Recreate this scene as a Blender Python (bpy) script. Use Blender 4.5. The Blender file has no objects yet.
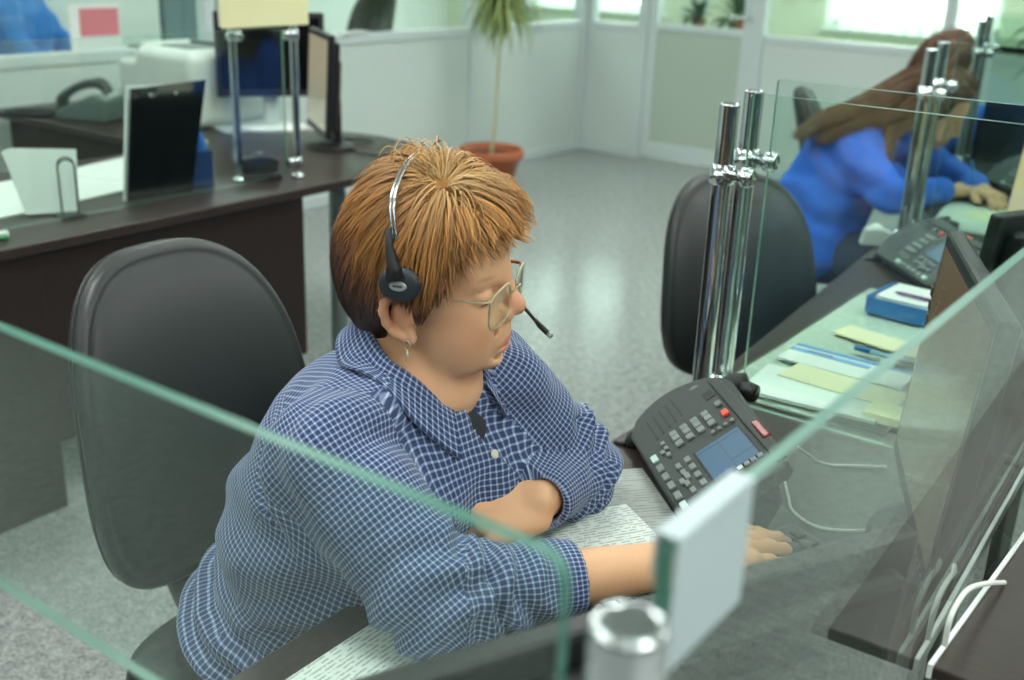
import bpy, bmesh, math, random
import numpy as np
from mathutils import Vector, Matrix, Euler
C = bpy.context.scene.collection
PI = math.pi
rnd = random.Random(7)
R = math.radians

# ------------------------------------------------------------------ materials
def srgb(h):
    h = h.lstrip('#'); v = [int(h[i:i+2], 16)/255 for i in (0, 2, 4)]
    return tuple((c/12.92 if c <= .04045 else ((c+.055)/1.055)**2.4) for c in v) + (1,)
MATS = {}
def mat(name, col, rough=.5, metal=0., spec=.5, bump=0., bscale=60., var=0., vscale=8., coat=0., emit=None, estr=0., trans=0., sss=0., stretch=None, vcol=None, sheen=0.):
    if name in MATS: return MATS[name]
    m = bpy.data.materials.new(name); m.use_nodes = True
    nt = m.node_tree; N = nt.nodes; L = nt.links; b = N['Principled BSDF']
    c = srgb(col) if isinstance(col, str) else col
    b.inputs['Base Color'].default_value = c
    b.inputs['Roughness'].default_value = rough; b.inputs['Metallic'].default_value = metal
    b.inputs['Specular IOR Level'].default_value = spec
    b.inputs['Coat Weight'].default_value = coat
    b.inputs['Sheen Weight'].default_value = sheen
    if sss:
        b.inputs['Subsurface Weight'].default_value = sss
        b.inputs['Subsurface Radius'].default_value = (.012, .005, .003); b.inputs['Subsurface Scale'].default_value = .6
    if emit:
        b.inputs['Emission Color'].default_value = srgb(emit) if isinstance(emit, str) else emit
        b.inputs['Emission Strength'].default_value = estr
    co = N.new('ShaderNodeTexCoord'); vec = co.outputs['Object']
    if stretch:
        mp = N.new('ShaderNodeMapping'); mp.inputs['Scale'].default_value = stretch
        L.new(vec, mp.inputs['Vector']); vec = mp.outputs['Vector']
    csock = None
    if vcol:
        a = N.new('ShaderNodeAttribute'); a.attribute_name = vcol; csock = a.outputs['Color']
    if var:
        n = N.new('ShaderNodeTexNoise'); n.inputs['Scale'].default_value = vscale; n.inputs['Detail'].default_value = 6
        L.new(vec, n.inputs['Vector'])
        r = N.new('ShaderNodeMapRange'); r.inputs[1].default_value = .3; r.inputs[2].default_value = .7
        r.inputs[3].default_value = 1-var; r.inputs[4].default_value = 1+var
        L.new(n.outputs['Fac'], r.inputs[0])
        x = N.new('ShaderNodeMix'); x.data_type = 'RGBA'; x.blend_type = 'MULTIPLY'; x.inputs[0].default_value = 1
        x.inputs[6].default_value = c
        if csock: L.new(csock, x.inputs[6])
        L.new(r.outputs[0], x.inputs[7]); csock = x.outputs[2]
    if csock: L.new(csock, b.inputs['Base Color'])
    if bump:
        n = N.new('ShaderNodeTexNoise'); n.inputs['Scale'].default_value = bscale; n.inputs['Detail'].default_value = 4
        L.new(vec, n.inputs['Vector'])
        bp = N.new('ShaderNodeBump'); bp.inputs['Strength'].default_value = bump; bp.inputs['Distance'].default_value = .004
        L.new(n.outputs['Fac'], bp.inputs['Height']); L.new(bp.outputs['Normal'], b.inputs['Normal'])
    if trans: b.inputs['Transmission Weight'].default_value = trans
    MATS[name] = m
    return m
def glass_mat(name, tint=(.93, .985, .96, 1), ior=1.5, rough=.0):
    """a clear pane: fresnel mix of a tinted see-through and a mirror reflection"""
    m = bpy.data.materials.new(name); m.use_nodes = True
    nt = m.node_tree; N = nt.nodes; L = nt.links; N.remove(N['Principled BSDF'])
    t = N.new('ShaderNodeBsdfTransparent'); t.inputs[0].default_value = tint
    g = N.new('ShaderNodeBsdfGlossy'); g.inputs['Roughness'].default_value = rough; g.inputs[0].default_value = (.95, 1, .97, 1)
    f = N.new('ShaderNodeFresnel'); ge = N.new('ShaderNodeNewGeometry'); mi = N.new('ShaderNodeMapRange')      # same reflectance on both faces of the sheet
    mi.inputs[3].default_value = ior; mi.inputs[4].default_value = 1/ior; L.new(ge.outputs['Backfacing'], mi.inputs[0]); L.new(mi.outputs[0], f.inputs[0])
    x = N.new('ShaderNodeMixShader'); L.new(f.outputs[0], x.inputs[0]); L.new(t.outputs[0], x.inputs[1]); L.new(g.outputs[0], x.inputs[2])
    L.new(x.outputs[0], N['Material Output'].inputs[0]); return m

# ------------------------------------------------------------------ mesh builder
class MB:
    def __init__(s): s.v = []; s.f = []; s.mi = []; s.sm = []
    def add(s, vs, fs, mi=0, smooth=False, M=None):
        o = len(s.v)
        s.v += [tuple(M @ Vector(v)) if M is not None else tuple(v) for v in vs]
        s.f += [tuple(i+o for i in f) for f in fs]; s.mi += [mi]*len(fs); s.sm += [smooth]*len(fs); return s
    def box(s, c, d, M=None, bev=0., mi=0, seg=2, rot=None):
        bm = bmesh.new(); bmesh.ops.create_cube(bm, size=1)
        for v in bm.verts: v.co = Vector((v.co.x*d[0], v.co.y*d[1], v.co.z*d[2]))
        if bev: bmesh.ops.bevel(bm, geom=bm.edges[:], offset=bev, segments=seg, affect='EDGES', profile=.5)
        T = Matrix.Translation(c)
        if rot: T = T @ Euler(rot).to_matrix().to_4x4()
        if M is not None: T = M @ T
        bm.verts.index_update()
        s.add([T @ v.co for v in bm.verts], [[v.index for v in f.verts] for f in bm.faces], mi, False); bm.free(); return s
    def tube(s, pts, r, n=10, M=None, mi=0, cap=True, flat=None):
        pts = [Vector(p) for p in pts]; rs = r if isinstance(r, (list, tuple)) else [r]*len(pts)
        vs = []; fs = []; up = None
        for i, p in enumerate(pts):
            t = (pts[min(i+1, len(pts)-1)]-pts[max(i-1, 0)]).normalized()
            if up is None:
                up = Vector((0, 0, 1)) if abs(t.z) < .9 else Vector((1, 0, 0))
            a = (up-t*up.dot(t)).normalized(); b = t.cross(a); up = a
            for k in range(n):
                an = 2*PI*k/n; q = a*math.cos(an)*(flat or 1)+b*math.sin(an)
                vs.append(p+q*rs[i])
        for i in range(len(pts)-1):
            for k in range(n):
                fs.append((i*n+k, i*n+(k+1) % n, (i+1)*n+(k+1) % n, (i+1)*n+k))
        if cap: fs.append(tuple(range(n-1, -1, -1))); fs.append(tuple((len(pts)-1)*n+k for k in range(n)))
        return s.add(vs, fs, mi, True, M)
    def lathe(s, prof, n=24, M=None, mi=0, smooth=True):
        vs = []; fs = []
        for r, z in prof:
            for k in range(n): vs.append((r*math.cos(2*PI*k/n), r*math.sin(2*PI*k/n), z))
        for i in range(len(prof)-1):
            for k in range(n): fs.append((i*n+k, i*n+(k+1) % n, (i+1)*n+(k+1) % n, (i+1)*n+k))
        if prof[0][0] > 1e-6: fs.append(tuple(range(n-1, -1, -1)))
        if prof[-1][0] > 1e-6: fs.append(tuple((len(prof)-1)*n+k for k in range(n)))
        return s.add(vs, fs, mi, smooth, M)
    def prism(s, poly, z0, z1, M=None, mi=0, bev=0.):
        bm = bmesh.new(); vs = [bm.verts.new((p[0], p[1], z0)) for p in poly]; f = bm.faces.new(vs)
        r = bmesh.ops.extrude_face_region(bm, geom=[f])
        for g in r['geom']:
            if isinstance(g, bmesh.types.BMVert): g.co.z = z1
        bmesh.ops.recalc_face_normals(bm, faces=bm.faces[:])
        if bev: bmesh.ops.bevel(bm, geom=[e for e in bm.edges], offset=bev, segments=2, affect='EDGES', profile=.5)
        bm.verts.index_update()
        T = M if M is not None else Matrix()
        s.add([T @ v.co for v in bm.verts], [[v.index for v in f.verts] for f in bm.faces], mi); bm.free(); return s
    def cushion(s, outline, layers, M=None, mi=0, centre=None, curve=None):
        """closed pad: outline in (y,z); layers = (scale, depth x) from the back centre round to the front centre"""
        cy, cz = centre or (sum(p[0] for p in outline)/len(outline), sum(p[1] for p in outline)/len(outline))
        n = len(outline); vs = []; fs = []
        for sc, d in layers:
            for (y, z) in outline:
                yy = cy+(y-cy)*sc; zz = cz+(z-cz)*sc; vs.append((d+(curve(yy, zz) if curve else 0), yy, zz))
        for i in range(len(layers)-1):
            for k in range(n): fs.append((i*n+k, i*n+(k+1) % n, (i+1)*n+(k+1) % n, (i+1)*n+k))
        fs.append(tuple(range(n-1, -1, -1))); fs.append(tuple((len(layers)-1)*n+k for k in range(n)))
        return s.add(vs, fs, mi, True, M)
    def build(s, name, m, parent=None, auto=None):
        me = bpy.data.meshes.new(name); me.from_pydata(s.v, [], s.f)
        for x in (m if isinstance(m, (list, tuple)) else [m]): me.materials.append(x)
        me.polygons.foreach_set('material_index', s.mi); me.polygons.foreach_set('use_smooth', s.sm)
        bm = bmesh.new(); bm.from_mesh(me); bmesh.ops.recalc_face_normals(bm, faces=bm.faces[:]); bm.to_mesh(me); bm.free()
        me.update(); return link(name, me, parent)
def link(name, me, parent=None):
    o = bpy.data.objects.new(name, me); C.objects.link(o)
    if parent is not None: o.parent = parent
    return o
def tag(o, label, cat, group=None, kind=None):
    o['label'] = label; o['category'] = cat
    if group: o['group'] = group
    if kind: o['kind'] = kind
    return o
def thing(name, label, cat, loc=(0, 0, 0), rz=0., group=None):
    o = bpy.data.objects.new(name, None); C.objects.link(o); o.location = loc; o.rotation_euler = (0, 0, rz); o.empty_display_size = .05
    return tag(o, label, cat, group)
def struct(o): o['kind'] = 'structure'; return o
def copy_tree(o, parent=None, loc=None, rz=None, label=None, mats=None):
    c = o.copy(); C.objects.link(c)
    if parent is not None: c.parent = parent
    if loc is not None: c.location = loc
    if rz is not None: c.rotation_euler = (0, 0, rz)
    if label: c['label'] = label
    for ch in list(o.children): copy_tree(ch, c)
    return c
def bez(pts, n=8):
    """Catmull-Rom through points"""
    P = [Vector(p) for p in pts]; P = [P[0]*2-P[1]]+P+[P[-1]*2-P[-2]]; out = []
    for i in range(1, len(P)-2):
        for k in range(n):
            t = k/n
            out.append(.5*((2*P[i])+(-P[i-1]+P[i+1])*t+(2*P[i-1]-5*P[i]+4*P[i+1]-P[i+2])*t*t+(-P[i-1]+3*P[i]-3*P[i+1]+P[i+2])*t**3))
    out.append(P[-2]); return out
def superell(w, h, n=4., k=48, y0=0, z0=0, wtop=1., wbot=1.):
    out = []
    for i in range(k):
        a = 2*PI*i/k; c, s_ = math.cos(a), math.sin(a)
        z = math.copysign(abs(s_)**(2/n), s_); y = math.copysign(abs(c)**(2/n), c)
        f = wbot+(wtop-wbot)*(z+1)/2
        out.append((y0+y*w/2*f, z0+z*h/2))
    return out
# ------------------------------------------------------------------ smooth organic shapes (signed distance, sparse surface nets)
class SDF:
    def __init__(s): s.ops = []
    def _m(s, M): return None if M is None else (np.array(M.inverted().to_3x3()), np.array(M.translation))
    def ell(s, c, r, k=.02, M=None, sub=False, rot=None):
        Rm = np.array(Euler(rot).to_matrix().transposed()) if rot else None
        s.ops.append(('e', np.array(c, float), np.array(r, float), k, M, sub, Rm)); return s
    def cap(s, a, b, ra, rb, k=.02, M=None, sub=False, flat=None):
        s.ops.append(('c', np.array(a, float), np.array(b, float), k, M, sub, (ra, rb))); return s
    def box(s, c, r, rad, k=.02, M=None, sub=False, rot=None):
        Rm = np.array(Euler(rot).to_matrix().transposed()) if rot else None
        s.ops.append(('b', np.array(c, float), np.array(r, float), k, M, sub, (Rm, rad))); return s
    def chain(s, pts, rs, k=.015, M=None, sub=False):
        for i in range(len(pts)-1): s.cap(pts[i], pts[i+1], rs[i], rs[i+1], k, M, sub)
        return s
    def __call__(s, P):
        d = np.full(len(P), 1e3)
        cache = {}
        for t, a, b, k, M, sub, e in s.ops:
            if M is None: Q = P
            else:
                key = id(M)
                if key not in cache:
                    Mi = np.array(M.inverted()); cache[key] = P @ Mi[:3, :3].T+Mi[:3, 3]
                Q = cache[key]
            if t == 'e':
                q = Q-a
                if e is not None: q = q @ e.T
                k0 = np.sqrt(((q/b)**2).sum(1)); k1 = np.sqrt(((q/(b*b))**2).sum(1))+1e-9
                v = k0*(k0-1)/k1
            elif t == 'c':
                ab = b-a; h = np.clip(((Q-a) @ ab)/(ab @ ab), 0, 1)
                v = np.sqrt(((Q-a-h[:, None]*ab)**2).sum(1))-(e[0]+(e[1]-e[0])*h)
            else:
                q = Q-a
                if e[0] is not None: q = q @ e[0].T
                q = np.abs(q)-(b-e[1])
                v = np.sqrt((np.maximum(q, 0)**2).sum(1))+np.minimum(q.max(1), 0)-e[1]
            if sub:
                h = np.clip(.5-.5*(d+v)/k, 0, 1); d = d*(1-h)-v*h+k*h*(1-h)
            else:
                h = np.clip(.5+.5*(v-d)/k, 0, 1); d = d*h+v*(1-h)-k*h*(1-h)
        return d
def surface(f, lo, hi, h, levels=4, proj=2, extra=0.):
    """sparse surface nets: returns verts, quads"""
    lo = np.array(lo, float); hi = np.array(hi, float); big = h*2**levels
    n = np.ceil((hi-lo)/big).astype(int)
    g = np.stack(np.meshgrid(*[np.arange(i) for i in n], indexing='ij'), -1).reshape(-1, 3)
    for lv in range(levels, -1, -1):
        sz = h*2**lv; d = f(lo+(g+.5)*sz); g = g[np.abs(d) < sz*.87*1.35+extra]
        if lv: g = (g[:, None]*2+np.array([[i, j, k] for i in (0, 1) for j in (0, 1) for k in (0, 1)])[None]).reshape(-1, 3)
    B = 1 << 20
    key = lambda q: (q[..., 0].astype(np.int64)*B+q[..., 1])*B+q[..., 2]
    off = np.array([[i, j, k] for i in (0, 1) for j in (0, 1) for k in (0, 1)])
    ck = key(g[:, None]+off[None]); uk, inv = np.unique(ck, return_inverse=True); inv = inv.reshape(ck.shape)
    up = np.stack([uk//(B*B), (uk//B) % B, uk % B], -1)
    D = f(lo+up*h); S = D < 0; cs = S[inv]; act = cs.any(1) & ~cs.all(1)
    g = g[act]; inv = inv[act]; dv = D[inv]; cs = cs[act]
    acc = np.zeros((len(g), 3)); cnt = np.zeros(len(g))
    for i in range(8):
        for ax, bit in ((0, 4), (1, 2), (2, 1)):
            if i & bit: continue
            j = i | bit; m = cs[:, i] != cs[:, j]
            t = np.where(m, dv[:, i]/(dv[:, i]-dv[:, j]+1e-12), 0)
            p = off[i].astype(float)[None]+np.eye(3)[ax][None]*t[:, None]
            acc[m] += p[m]; cnt[m] += 1
    V = lo+(g+acc/cnt[:, None])*h
    for _ in range(proj):
        d0 = f(V); e = h*.4
        gr = np.stack([f(V+np.eye(3)[i]*e)-f(V-np.eye(3)[i]*e) for i in range(3)], -1)/(2*e)
        V = V-np.clip(d0, -h*.6, h*.6)[:, None]*gr/((gr*gr).sum(1)[:, None]+1e-6)
    gk = key(g); so = np.argsort(gk); gs = gk[so]; Q = []
    for ax, bit in ((0, 4), (1, 2), (2, 1)):
        a, b = [(1, 2), (2, 0), (0, 1)][ax]
        m = cs[:, 0] != cs[:, bit]; q = g[m]; fl = cs[m][:, 0]; ids = []; ok = np.ones(len(q), bool)
        for da, db in ((0, 0), (1, 0), (1, 1), (0, 1)):
            r = q.copy(); r[:, a] -= da; r[:, b] -= db; kk = key(r); ix = np.clip(np.searchsorted(gs, kk), 0, len(gs)-1)
            ok &= gs[ix] == kk; ids.append(so[ix])
        ids = np.stack(ids, 1); ids[~fl] = ids[~fl][:, ::-1]; Q.append(ids[ok])
    return V, np.concatenate(Q)
def grad(f, V, e=.001):
    g = np.stack([f(V+np.eye(3)[i]*e)-f(V-np.eye(3)[i]*e) for i in range(3)], -1)
    return g/(np.linalg.norm(g, axis=1)[:, None]+1e-9)
def np_mesh(name, V, Q, m, parent=None, col=None, uv=None, mi=None):
    me = bpy.data.meshes.new(name); nq = len(Q); k = Q.shape[1]
    me.vertices.add(len(V)); me.vertices.foreach_set('co', np.asarray(V, np.float32).ravel())
    me.loops.add(nq*k); me.loops.foreach_set('vertex_index', np.asarray(Q, np.int32).ravel())
    me.polygons.add(nq); me.polygons.foreach_set('loop_start', np.arange(nq, dtype=np.int32)*k)
    for x in (m if isinstance(m, (list, tuple)) else [m]): me.materials.append(x)
    if mi is not None: me.polygons.foreach_set('material_index', np.asarray(mi, np.int32))
    me.polygons.foreach_set('use_smooth', np.ones(nq, bool))
    if col is not None:
        a = me.color_attributes.new('tone', 'FLOAT_COLOR', 'POINT')
        a.data.foreach_set('color', np.concatenate([col, np.ones((len(V), 1))], 1).astype(np.float32).ravel())
    if uv is not None:
        u = me.uv_layers.new(name='cloth'); u.data.foreach_set('uv', np.asarray(uv, np.float32).ravel())
    me.update(); me.validate()
    return link(name, me, parent)
def noise3(P, sc, seed=0):
    """smooth value noise on points, -1..1"""
    rs = np.random.RandomState(seed); T = rs.rand(16, 16, 16)*2-1
    q = P*sc+100; i = np.floor(q).astype(int); t = q-i; t = t*t*(3-2*t); o = 0
    for a in (0, 1):
        for b in (0, 1):
            for c in (0, 1):
                w = (t[:, 0] if a else 1-t[:, 0])*(t[:, 1] if b else 1-t[:, 1])*(t[:, 2] if c else 1-t[:, 2])
                o = o+w*T[(i[:, 0]+a) % 16, (i[:, 1]+b) % 16, (i[:, 2]+c) % 16]
    return o
# ------------------------------------------------------------------ camera, world
sc = bpy.context.scene
sc.view_settings.view_transform = 'Standard'; sc.view_settings.look = 'None'; sc.view_settings.gamma = 1
sc.view_settings.exposure = EXPO = 0.18
sc.view_settings.use_curve_mapping = False
yaw, pitch, roll = R(35.64), R(20.06), R(2.19)
fw = Vector((-math.sin(yaw)*math.cos(pitch), math.cos(yaw)*math.cos(pitch), -math.sin(pitch)))
rt = Vector((math.cos(yaw), math.sin(yaw), 0)); up = rt.cross(fw)
r2 = rt*math.cos(roll)+up*math.sin(roll); u2 = -rt*math.sin(roll)+up*math.cos(roll)
cam = bpy.data.cameras.new('camera'); co = bpy.data.objects.new('camera', cam); C.objects.link(co)
co.matrix_world = Matrix(((r2.x, u2.x, -fw.x, 0), (r2.y, u2.y, -fw.y, 0), (r2.z, u2.z, -fw.z, 1.5), (0, 0, 0, 1)))
cam.sensor_width = 36; cam.lens = 1100*36/1024; cam.clip_start = .02; cam.clip_end = 60
cam.dof.use_dof = True; cam.dof.focus_distance = 1.35; cam.dof.aperture_fstop = 4.2
sc.camera = co
w = bpy.data.worlds.new('daylight'); sc.world = w; w.use_nodes = True
w.node_tree.nodes['Background'].inputs[0].default_value = (.86, .95, 1, 1); w.node_tree.nodes['Background'].inputs[1].default_value = 10.0

# ------------------------------------------------------------------ room materials
def lino():
    m = mat('grey speckled linoleum', '#9aa6a0', rough=.19, spec=.65)
    nt = m.node_tree; N = nt.nodes; L = nt.links; b = N['Principled BSDF']
    tc = N.new('ShaderNodeTexCoord')
    n1 = N.new('ShaderNodeTexNoise'); n1.inputs['Scale'].default_value = 120; n1.inputs['Detail'].default_value = 3
    n2 = N.new('ShaderNodeTexNoise'); n2.inputs['Scale'].default_value = 34; n2.inputs['Detail'].default_value = 5; n2.inputs['Roughness'].default_value = .75
    cr = N.new('ShaderNodeValToRGB'); cr.color_ramp.elements[0].position = .36; cr.color_ramp.elements[0].color = srgb('#616765')
    cr.color_ramp.elements[1].position = .62; cr.color_ramp.elements[1].color = srgb('#afb4b1')
    mx = N.new('ShaderNodeMath'); mx.operation = 'ADD'; ml = N.new('ShaderNodeMath'); ml.operation = 'MULTIPLY'; ml.inputs[1].default_value = .5
    L.new(tc.outputs['Object'], n1.inputs['Vector']); L.new(tc.outputs['Object'], n2.inputs['Vector'])
    L.new(n1.outputs['Fac'], mx.inputs[0]); L.new(n2.outputs['Fac'], mx.inputs[1]); L.new(mx.outputs[0], ml.inputs[0])
    L.new(ml.outputs[0], cr.inputs[0]); L.new(cr.outputs[0], b.inputs['Base Color']); return m
M_floor = lino()
M_panel = mat('pale grey green panel', '#cbd7d1', rough=.42, spec=.4, var=.02, vscale=1.5)
M_doorp = mat('sage door panel', '#b2c1b2', rough=.45, spec=.4)
M_alu = mat('pale painted aluminium', '#c8d5d3', rough=.35, spec=.5)
M_white = mat('white paint', '#dfe6e0', rough=.6)
M_green = mat('pale green wall', '#cdd8bd', rough=.7)
M_ceil = mat('white ceiling tile', '#e6ebe6', rough=.8)
M_glass = glass_mat('clear pane')
M_wood = mat('dark wenge laminate', '#332a26', rough=.36, spec=.4, var=.22, vscale=6, stretch=(4, 60, 4))
M_woodd = mat('dark brown board', '#271d1a', rough=.45, spec=.4, var=.15, vscale=6, stretch=(4, 60, 4))
M_chrome = mat('polished chrome', (.66, .70, .71, 1), rough=.06, metal=1)
M_lamp = mat('lit diffuser', '#ffffff', emit=(.97, 1, .965, 1), estr=20.0)

def flat(name, a, b, m, kind=True):
    """axis-aligned box between corners a and b"""
    c = [(a[i]+b[i])/2 for i in range(3)]; d = [abs(a[i]-b[i]) for i in range(3)]
    o = MB().box(c, d).build(name, m)
    return struct(o) if kind else o
YB, XL = 7.17, -4.58
flat('floor', (-7.6, -3, -.05), (7, 9.4, 0), M_floor)
flat('ceiling', (-7.6, -3, 2.8), (7, 9.4, 2.85), M_ceil)
flat('wall_right', (7, -3, 0), (7.05, 9.4, 2.8), mat('slate blue wall', '#4d5d68', rough=.6))
flat('wall_rear', (-7.6, -3.05, 0), (7, -3, 2.8), mat('slate wall', '#333d40', rough=.6))
flat('wall_left_outer', (-7.65, -3, 0), (-7.6, 9.4, 2.8), M_white)
# far outer wall with two window openings
mb = MB()
W = [(-6.6, -5.05), (-3.5, -2.15)]; z0, z1 = .905, 2.3
xs = [-7.6]+[x for w_ in W for x in w_]+[7.0]
for i in range(len(xs)-1):
    if i % 2 == 0: mb.box(((xs[i]+xs[i+1])/2, 9.3, 1.4), (xs[i+1]-xs[i], .2, 2.8))
    else:
        mb.box(((xs[i]+xs[i+1])/2, 9.3, z0/2), (xs[i+1]-xs[i], .2, z0)); mb.box(((xs[i]+xs[i+1])/2, 9.3, (z1+2.8)/2), (xs[i+1]-xs[i], .2, 2.8-z1))
struct(mb.build('wall_back_outer', M_green))
M_blind = bpy.data.materials.new('white vertical blind'); M_blind.use_nodes = True
nt = M_blind.node_tree; nt.nodes.remove(nt.nodes['Principled BSDF'])
d_ = nt.nodes.new('ShaderNodeBsdfDiffuse'); t_ = nt.nodes.new('ShaderNodeBsdfTranslucent'); x_ = nt.nodes.new('ShaderNodeMixShader'); x_.inputs[0].default_value = .6
d_.inputs[0].default_value = (.9, .92, .9, 1); t_.inputs[0].default_value = (.9, .92, .88, 1)
nt.links.new(d_.outputs[0], x_.inputs[1]); nt.links.new(t_.outputs[0], x_.inputs[2]); nt.links.new(x_.outputs[0], nt.nodes['Material Output'].inputs[0])
for k, (a, b) in enumerate(W):
    mb = MB()
    for x in (a+.03, (a+b)/2, b-.03): mb.box((x, 9.3, (z0+z1)/2), (.06, .06, z1-z0))
    for z in (z0+.03, z1-.03): mb.box(((a+b)/2, 9.3, z), (b-a, .06, .06))
    wn = struct(mb.build('window_%d' % (k+1), M_white))
    MB().box(((a+b)/2, 9.3, (z0+z1)/2), (b-a-.1, .006, z1-z0-.1)).build('pane', M_glass, wn)
    MB().box(((a+b)/2, 9.19, z0-.015), (b-a+.1, .05, .03), bev=.006).build('sill', M_white, wn)
    bl = thing('vertical_blind', 'white vertical slat blind over the wide bright window at the far left' if k == 0 else 'white vertical slat blind over the bright window behind the blue jacket worker', 'window blind', ((a+b)/2, 9.12, z0-.045))
    MB().box((0, 0, z1-z0+.095), (b-a, .05, .05), bev=.005).build('head_rail', M_white, bl)
    n = int((b-a)/.105); sl = MB()
    for i in range(n):
        x = -(b-a)/2+.05+i*(b-a-.1)/(n-1); an = R(28)
        M = Matrix.Translation((x, 0, (z1-z0)/2+.04)) @ Matrix.Rotation(an, 4, 'Z')
        sl.box((0, 0, 0), (.085, .0015, z1-z0+.03), M)
    sl.build('slats', M_blind, bl)

# ------------------------------------------------------------------ glazed partitions
def upright(n, x, y, w_=.06, d=.06, z=2.8):
    return struct(MB().box((x, y, z/2), (w_, d, z), bev=.006).build('trim_%d' % n, M_alu))
ZS = .945
# left partition (x = XL)
mb = MB().box((XL, 2.1, (ZS-.05)/2+.03), (.05, 10.15, ZS-.05))
struct(mb.build('wall_left', M_panel))
struct(MB().box((XL, 2.1, ZS-.02), (.07, 10.15, .055), bev=.006).build('trim_1', M_alu))
struct(MB().box((XL, 2.1, .035), (.065, 10.15, .07), bev=.006).build('baseboard_left', M_alu))
struct(MB().box((XL, 2.1, 2.15), (.07, 10.15, .06), bev=.006).build('trim_2', M_alu))
struct(MB().box((XL, 2.1, 2.49), (.05, 10.15, .62)).build('wall_left_upper', M_panel))
ups = [-2.97, -1.2, .8, 2.2, 3.68, 5.78, 7.1]
for i, y in enumerate(ups): upright(3+i, XL, y, .075, .06)
for i in range(len(ups)-1):
    struct(MB().box((XL, (ups[i]+ups[i+1])/2, 1.55), (.006, ups[i+1]-ups[i]-.06, 1.18)).build('window_%d' % (3+i), M_glass))
# back partition (y = YB)
def backpanel(n, a, b): struct(MB().box(((a+b)/2, YB, (ZS-.05)/2+.03), (b-a, .05, ZS-.05)).build('wall_back' if n == 0 else 'wall_back_%s' % ('middle', 'east')[n-1], M_panel))
backpanel(0, -4.54, -4.1); backpanel(1, -3.14, -1.98); backpanel(2, -1.94, 7.0)
for n, (a, b) in enumerate(((-4.54, -4.1), (-3.14, 7.0))):
    struct(MB().box(((a+b)/2, YB, ZS-.02), (b-a, .07, .05), bev=.006).build('trim_%d' % (11+n), M_alu))
    struct(MB().box(((a+b)/2, YB, .035), (b-a, .06, .07), bev=.006).build('baseboard_back_%s' % ('west', 'east')[n], M_alu))
struct(MB().box((1.21, YB, 2.15), (11.58, .07, .06), bev=.006).build('trim_13', M_alu))
struct(MB().box((1.21, YB, 2.49), (11.58, .05, .62)).build('wall_back_upper', M_panel))
for i, (x, wd) in enumerate(((-4.53, .09), (-4.07, .075), (-3.19, .09), (-1.96, .06), (-.2, .06), (1.6, .06), (3.47, .06), (6.97, .06))): upright(14+i, x, YB, wd, .075)
for i, (a, b) in enumerate(((-4.49, -4.1), (-3.15, -1.98), (-1.94, -.2), (-.2, 1.6), (1.6, 3.47), (3.47, 6.97))):
    struct(MB().box(((a+b)/2, YB, 1.55), (b-a, .006, 1.18)).build('window_%d' % (10+i), M_glass))
# glazed door
a, b = -4.03, -3.235
dr = MB()
for x in (a+.035, b-.035): dr.box((x, YB, 1.07), (.07, .045, 2.1), bev=.004)
for z, h in ((.075, .11), (ZS, .05), (2.07, .09)): dr.box(((a+b)/2, YB, z), (b-a-.14, .045, h), bev=.004)
dr = struct(dr.build('door_1', M_alu))
MB().box(((a+b)/2, YB, .53), (b-a-.14, .02, .8)).build('lower_panel', M_doorp, dr)
MB().box(((a+b)/2, YB, 1.49), (b-a-.14, .006, 1.07)).build('pane', M_glass, dr)
h = MB().tube([(b-.035, YB-.02, 1.05), (b-.035, YB-.07, 1.05), (b-.15, YB-.075, 1.05)], .01); h.build('handle', M_chrome, dr)
for z in (.25, 1.08, 1.85): MB().tube([(b+.005, YB-.035, z-.05), (b+.005, YB-.035, z+.05)], .012).build('hinge', M_alu, dr)

# ceiling lights
k = 0
for x in (-6.0, -3.1, -1.3, .6, 2.4, 5.0):
    for y in (-1.6, .6, 2.8, 5.0, 8.1):
        lt = thing('ceiling_light', 'square flush ceiling light panel over the office', 'ceiling light', (x, y, 2.8), 0, 'ceiling light panels')
        fr = MB()
        for s_ in (-1, 1):
            fr.box((s_*.3, 0, -.02), (.03, .63, .04)); fr.box((0, s_*.3, -.02), (.57, .03, .04))
        fr.build('frame', M_white, lt); MB().box((0, 0, -.022), (.57, .57, .012)).build('diffuser', M_lamp, lt)
# ------------------------------------------------------------------ workstation row
def tabletop(poly, z=.75, t=.028, bev=.003): return MB().prism(poly, z-t, z, bev=bev)
M_edge = mat('cut glass edge', '#4f8876', rough=.35, spec=.3, trans=.3)
def desk(y0, y1, label, xf=-.80, xb=-.2, far=0.):
    d = thing('desk', label, 'desk', ((xf+xb)/2, (y0+y1)/2, 0), 0, 'workstation desks in the row')
    cx, cy = (xf+xb)/2, (y0+y1)/2; W2, L2 = (xb-xf)/2, (y1-y0)/2
    MB().prism([(-W2+.01, -L2), (W2, -L2), (W2, L2), (-W2+.01-far, L2), (-W2-far, L2-.02), (-W2, -L2+.02)], .722, .75, bev=.003).build('desktop', M_wood, d)
    for s in (-1, 1): MB().box((.02, s*(L2-.04), .361), (W2*2-.12, .025, .722), bev=.002).build('side_panel', M_woodd, d)
    MB().box((W2-.06, 0, .42), (.02, L2*2-.1, .56), bev=.002).build('modesty_panel', M_woodd, d)
    return d
desk(.36, 1.735, 'dark wood desk under the near woman with the headset')
desk(1.745, 3.165, 'dark wood desk of the empty workstation behind the chrome posts', far=.12)
desk(3.175, 4.62, 'dark wood desk under the bent blue jacket worker', -.93, far=.22)
desk(4.63, 6.0, 'dark wood desk at the far end of the workstation row', -1.16)

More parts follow.
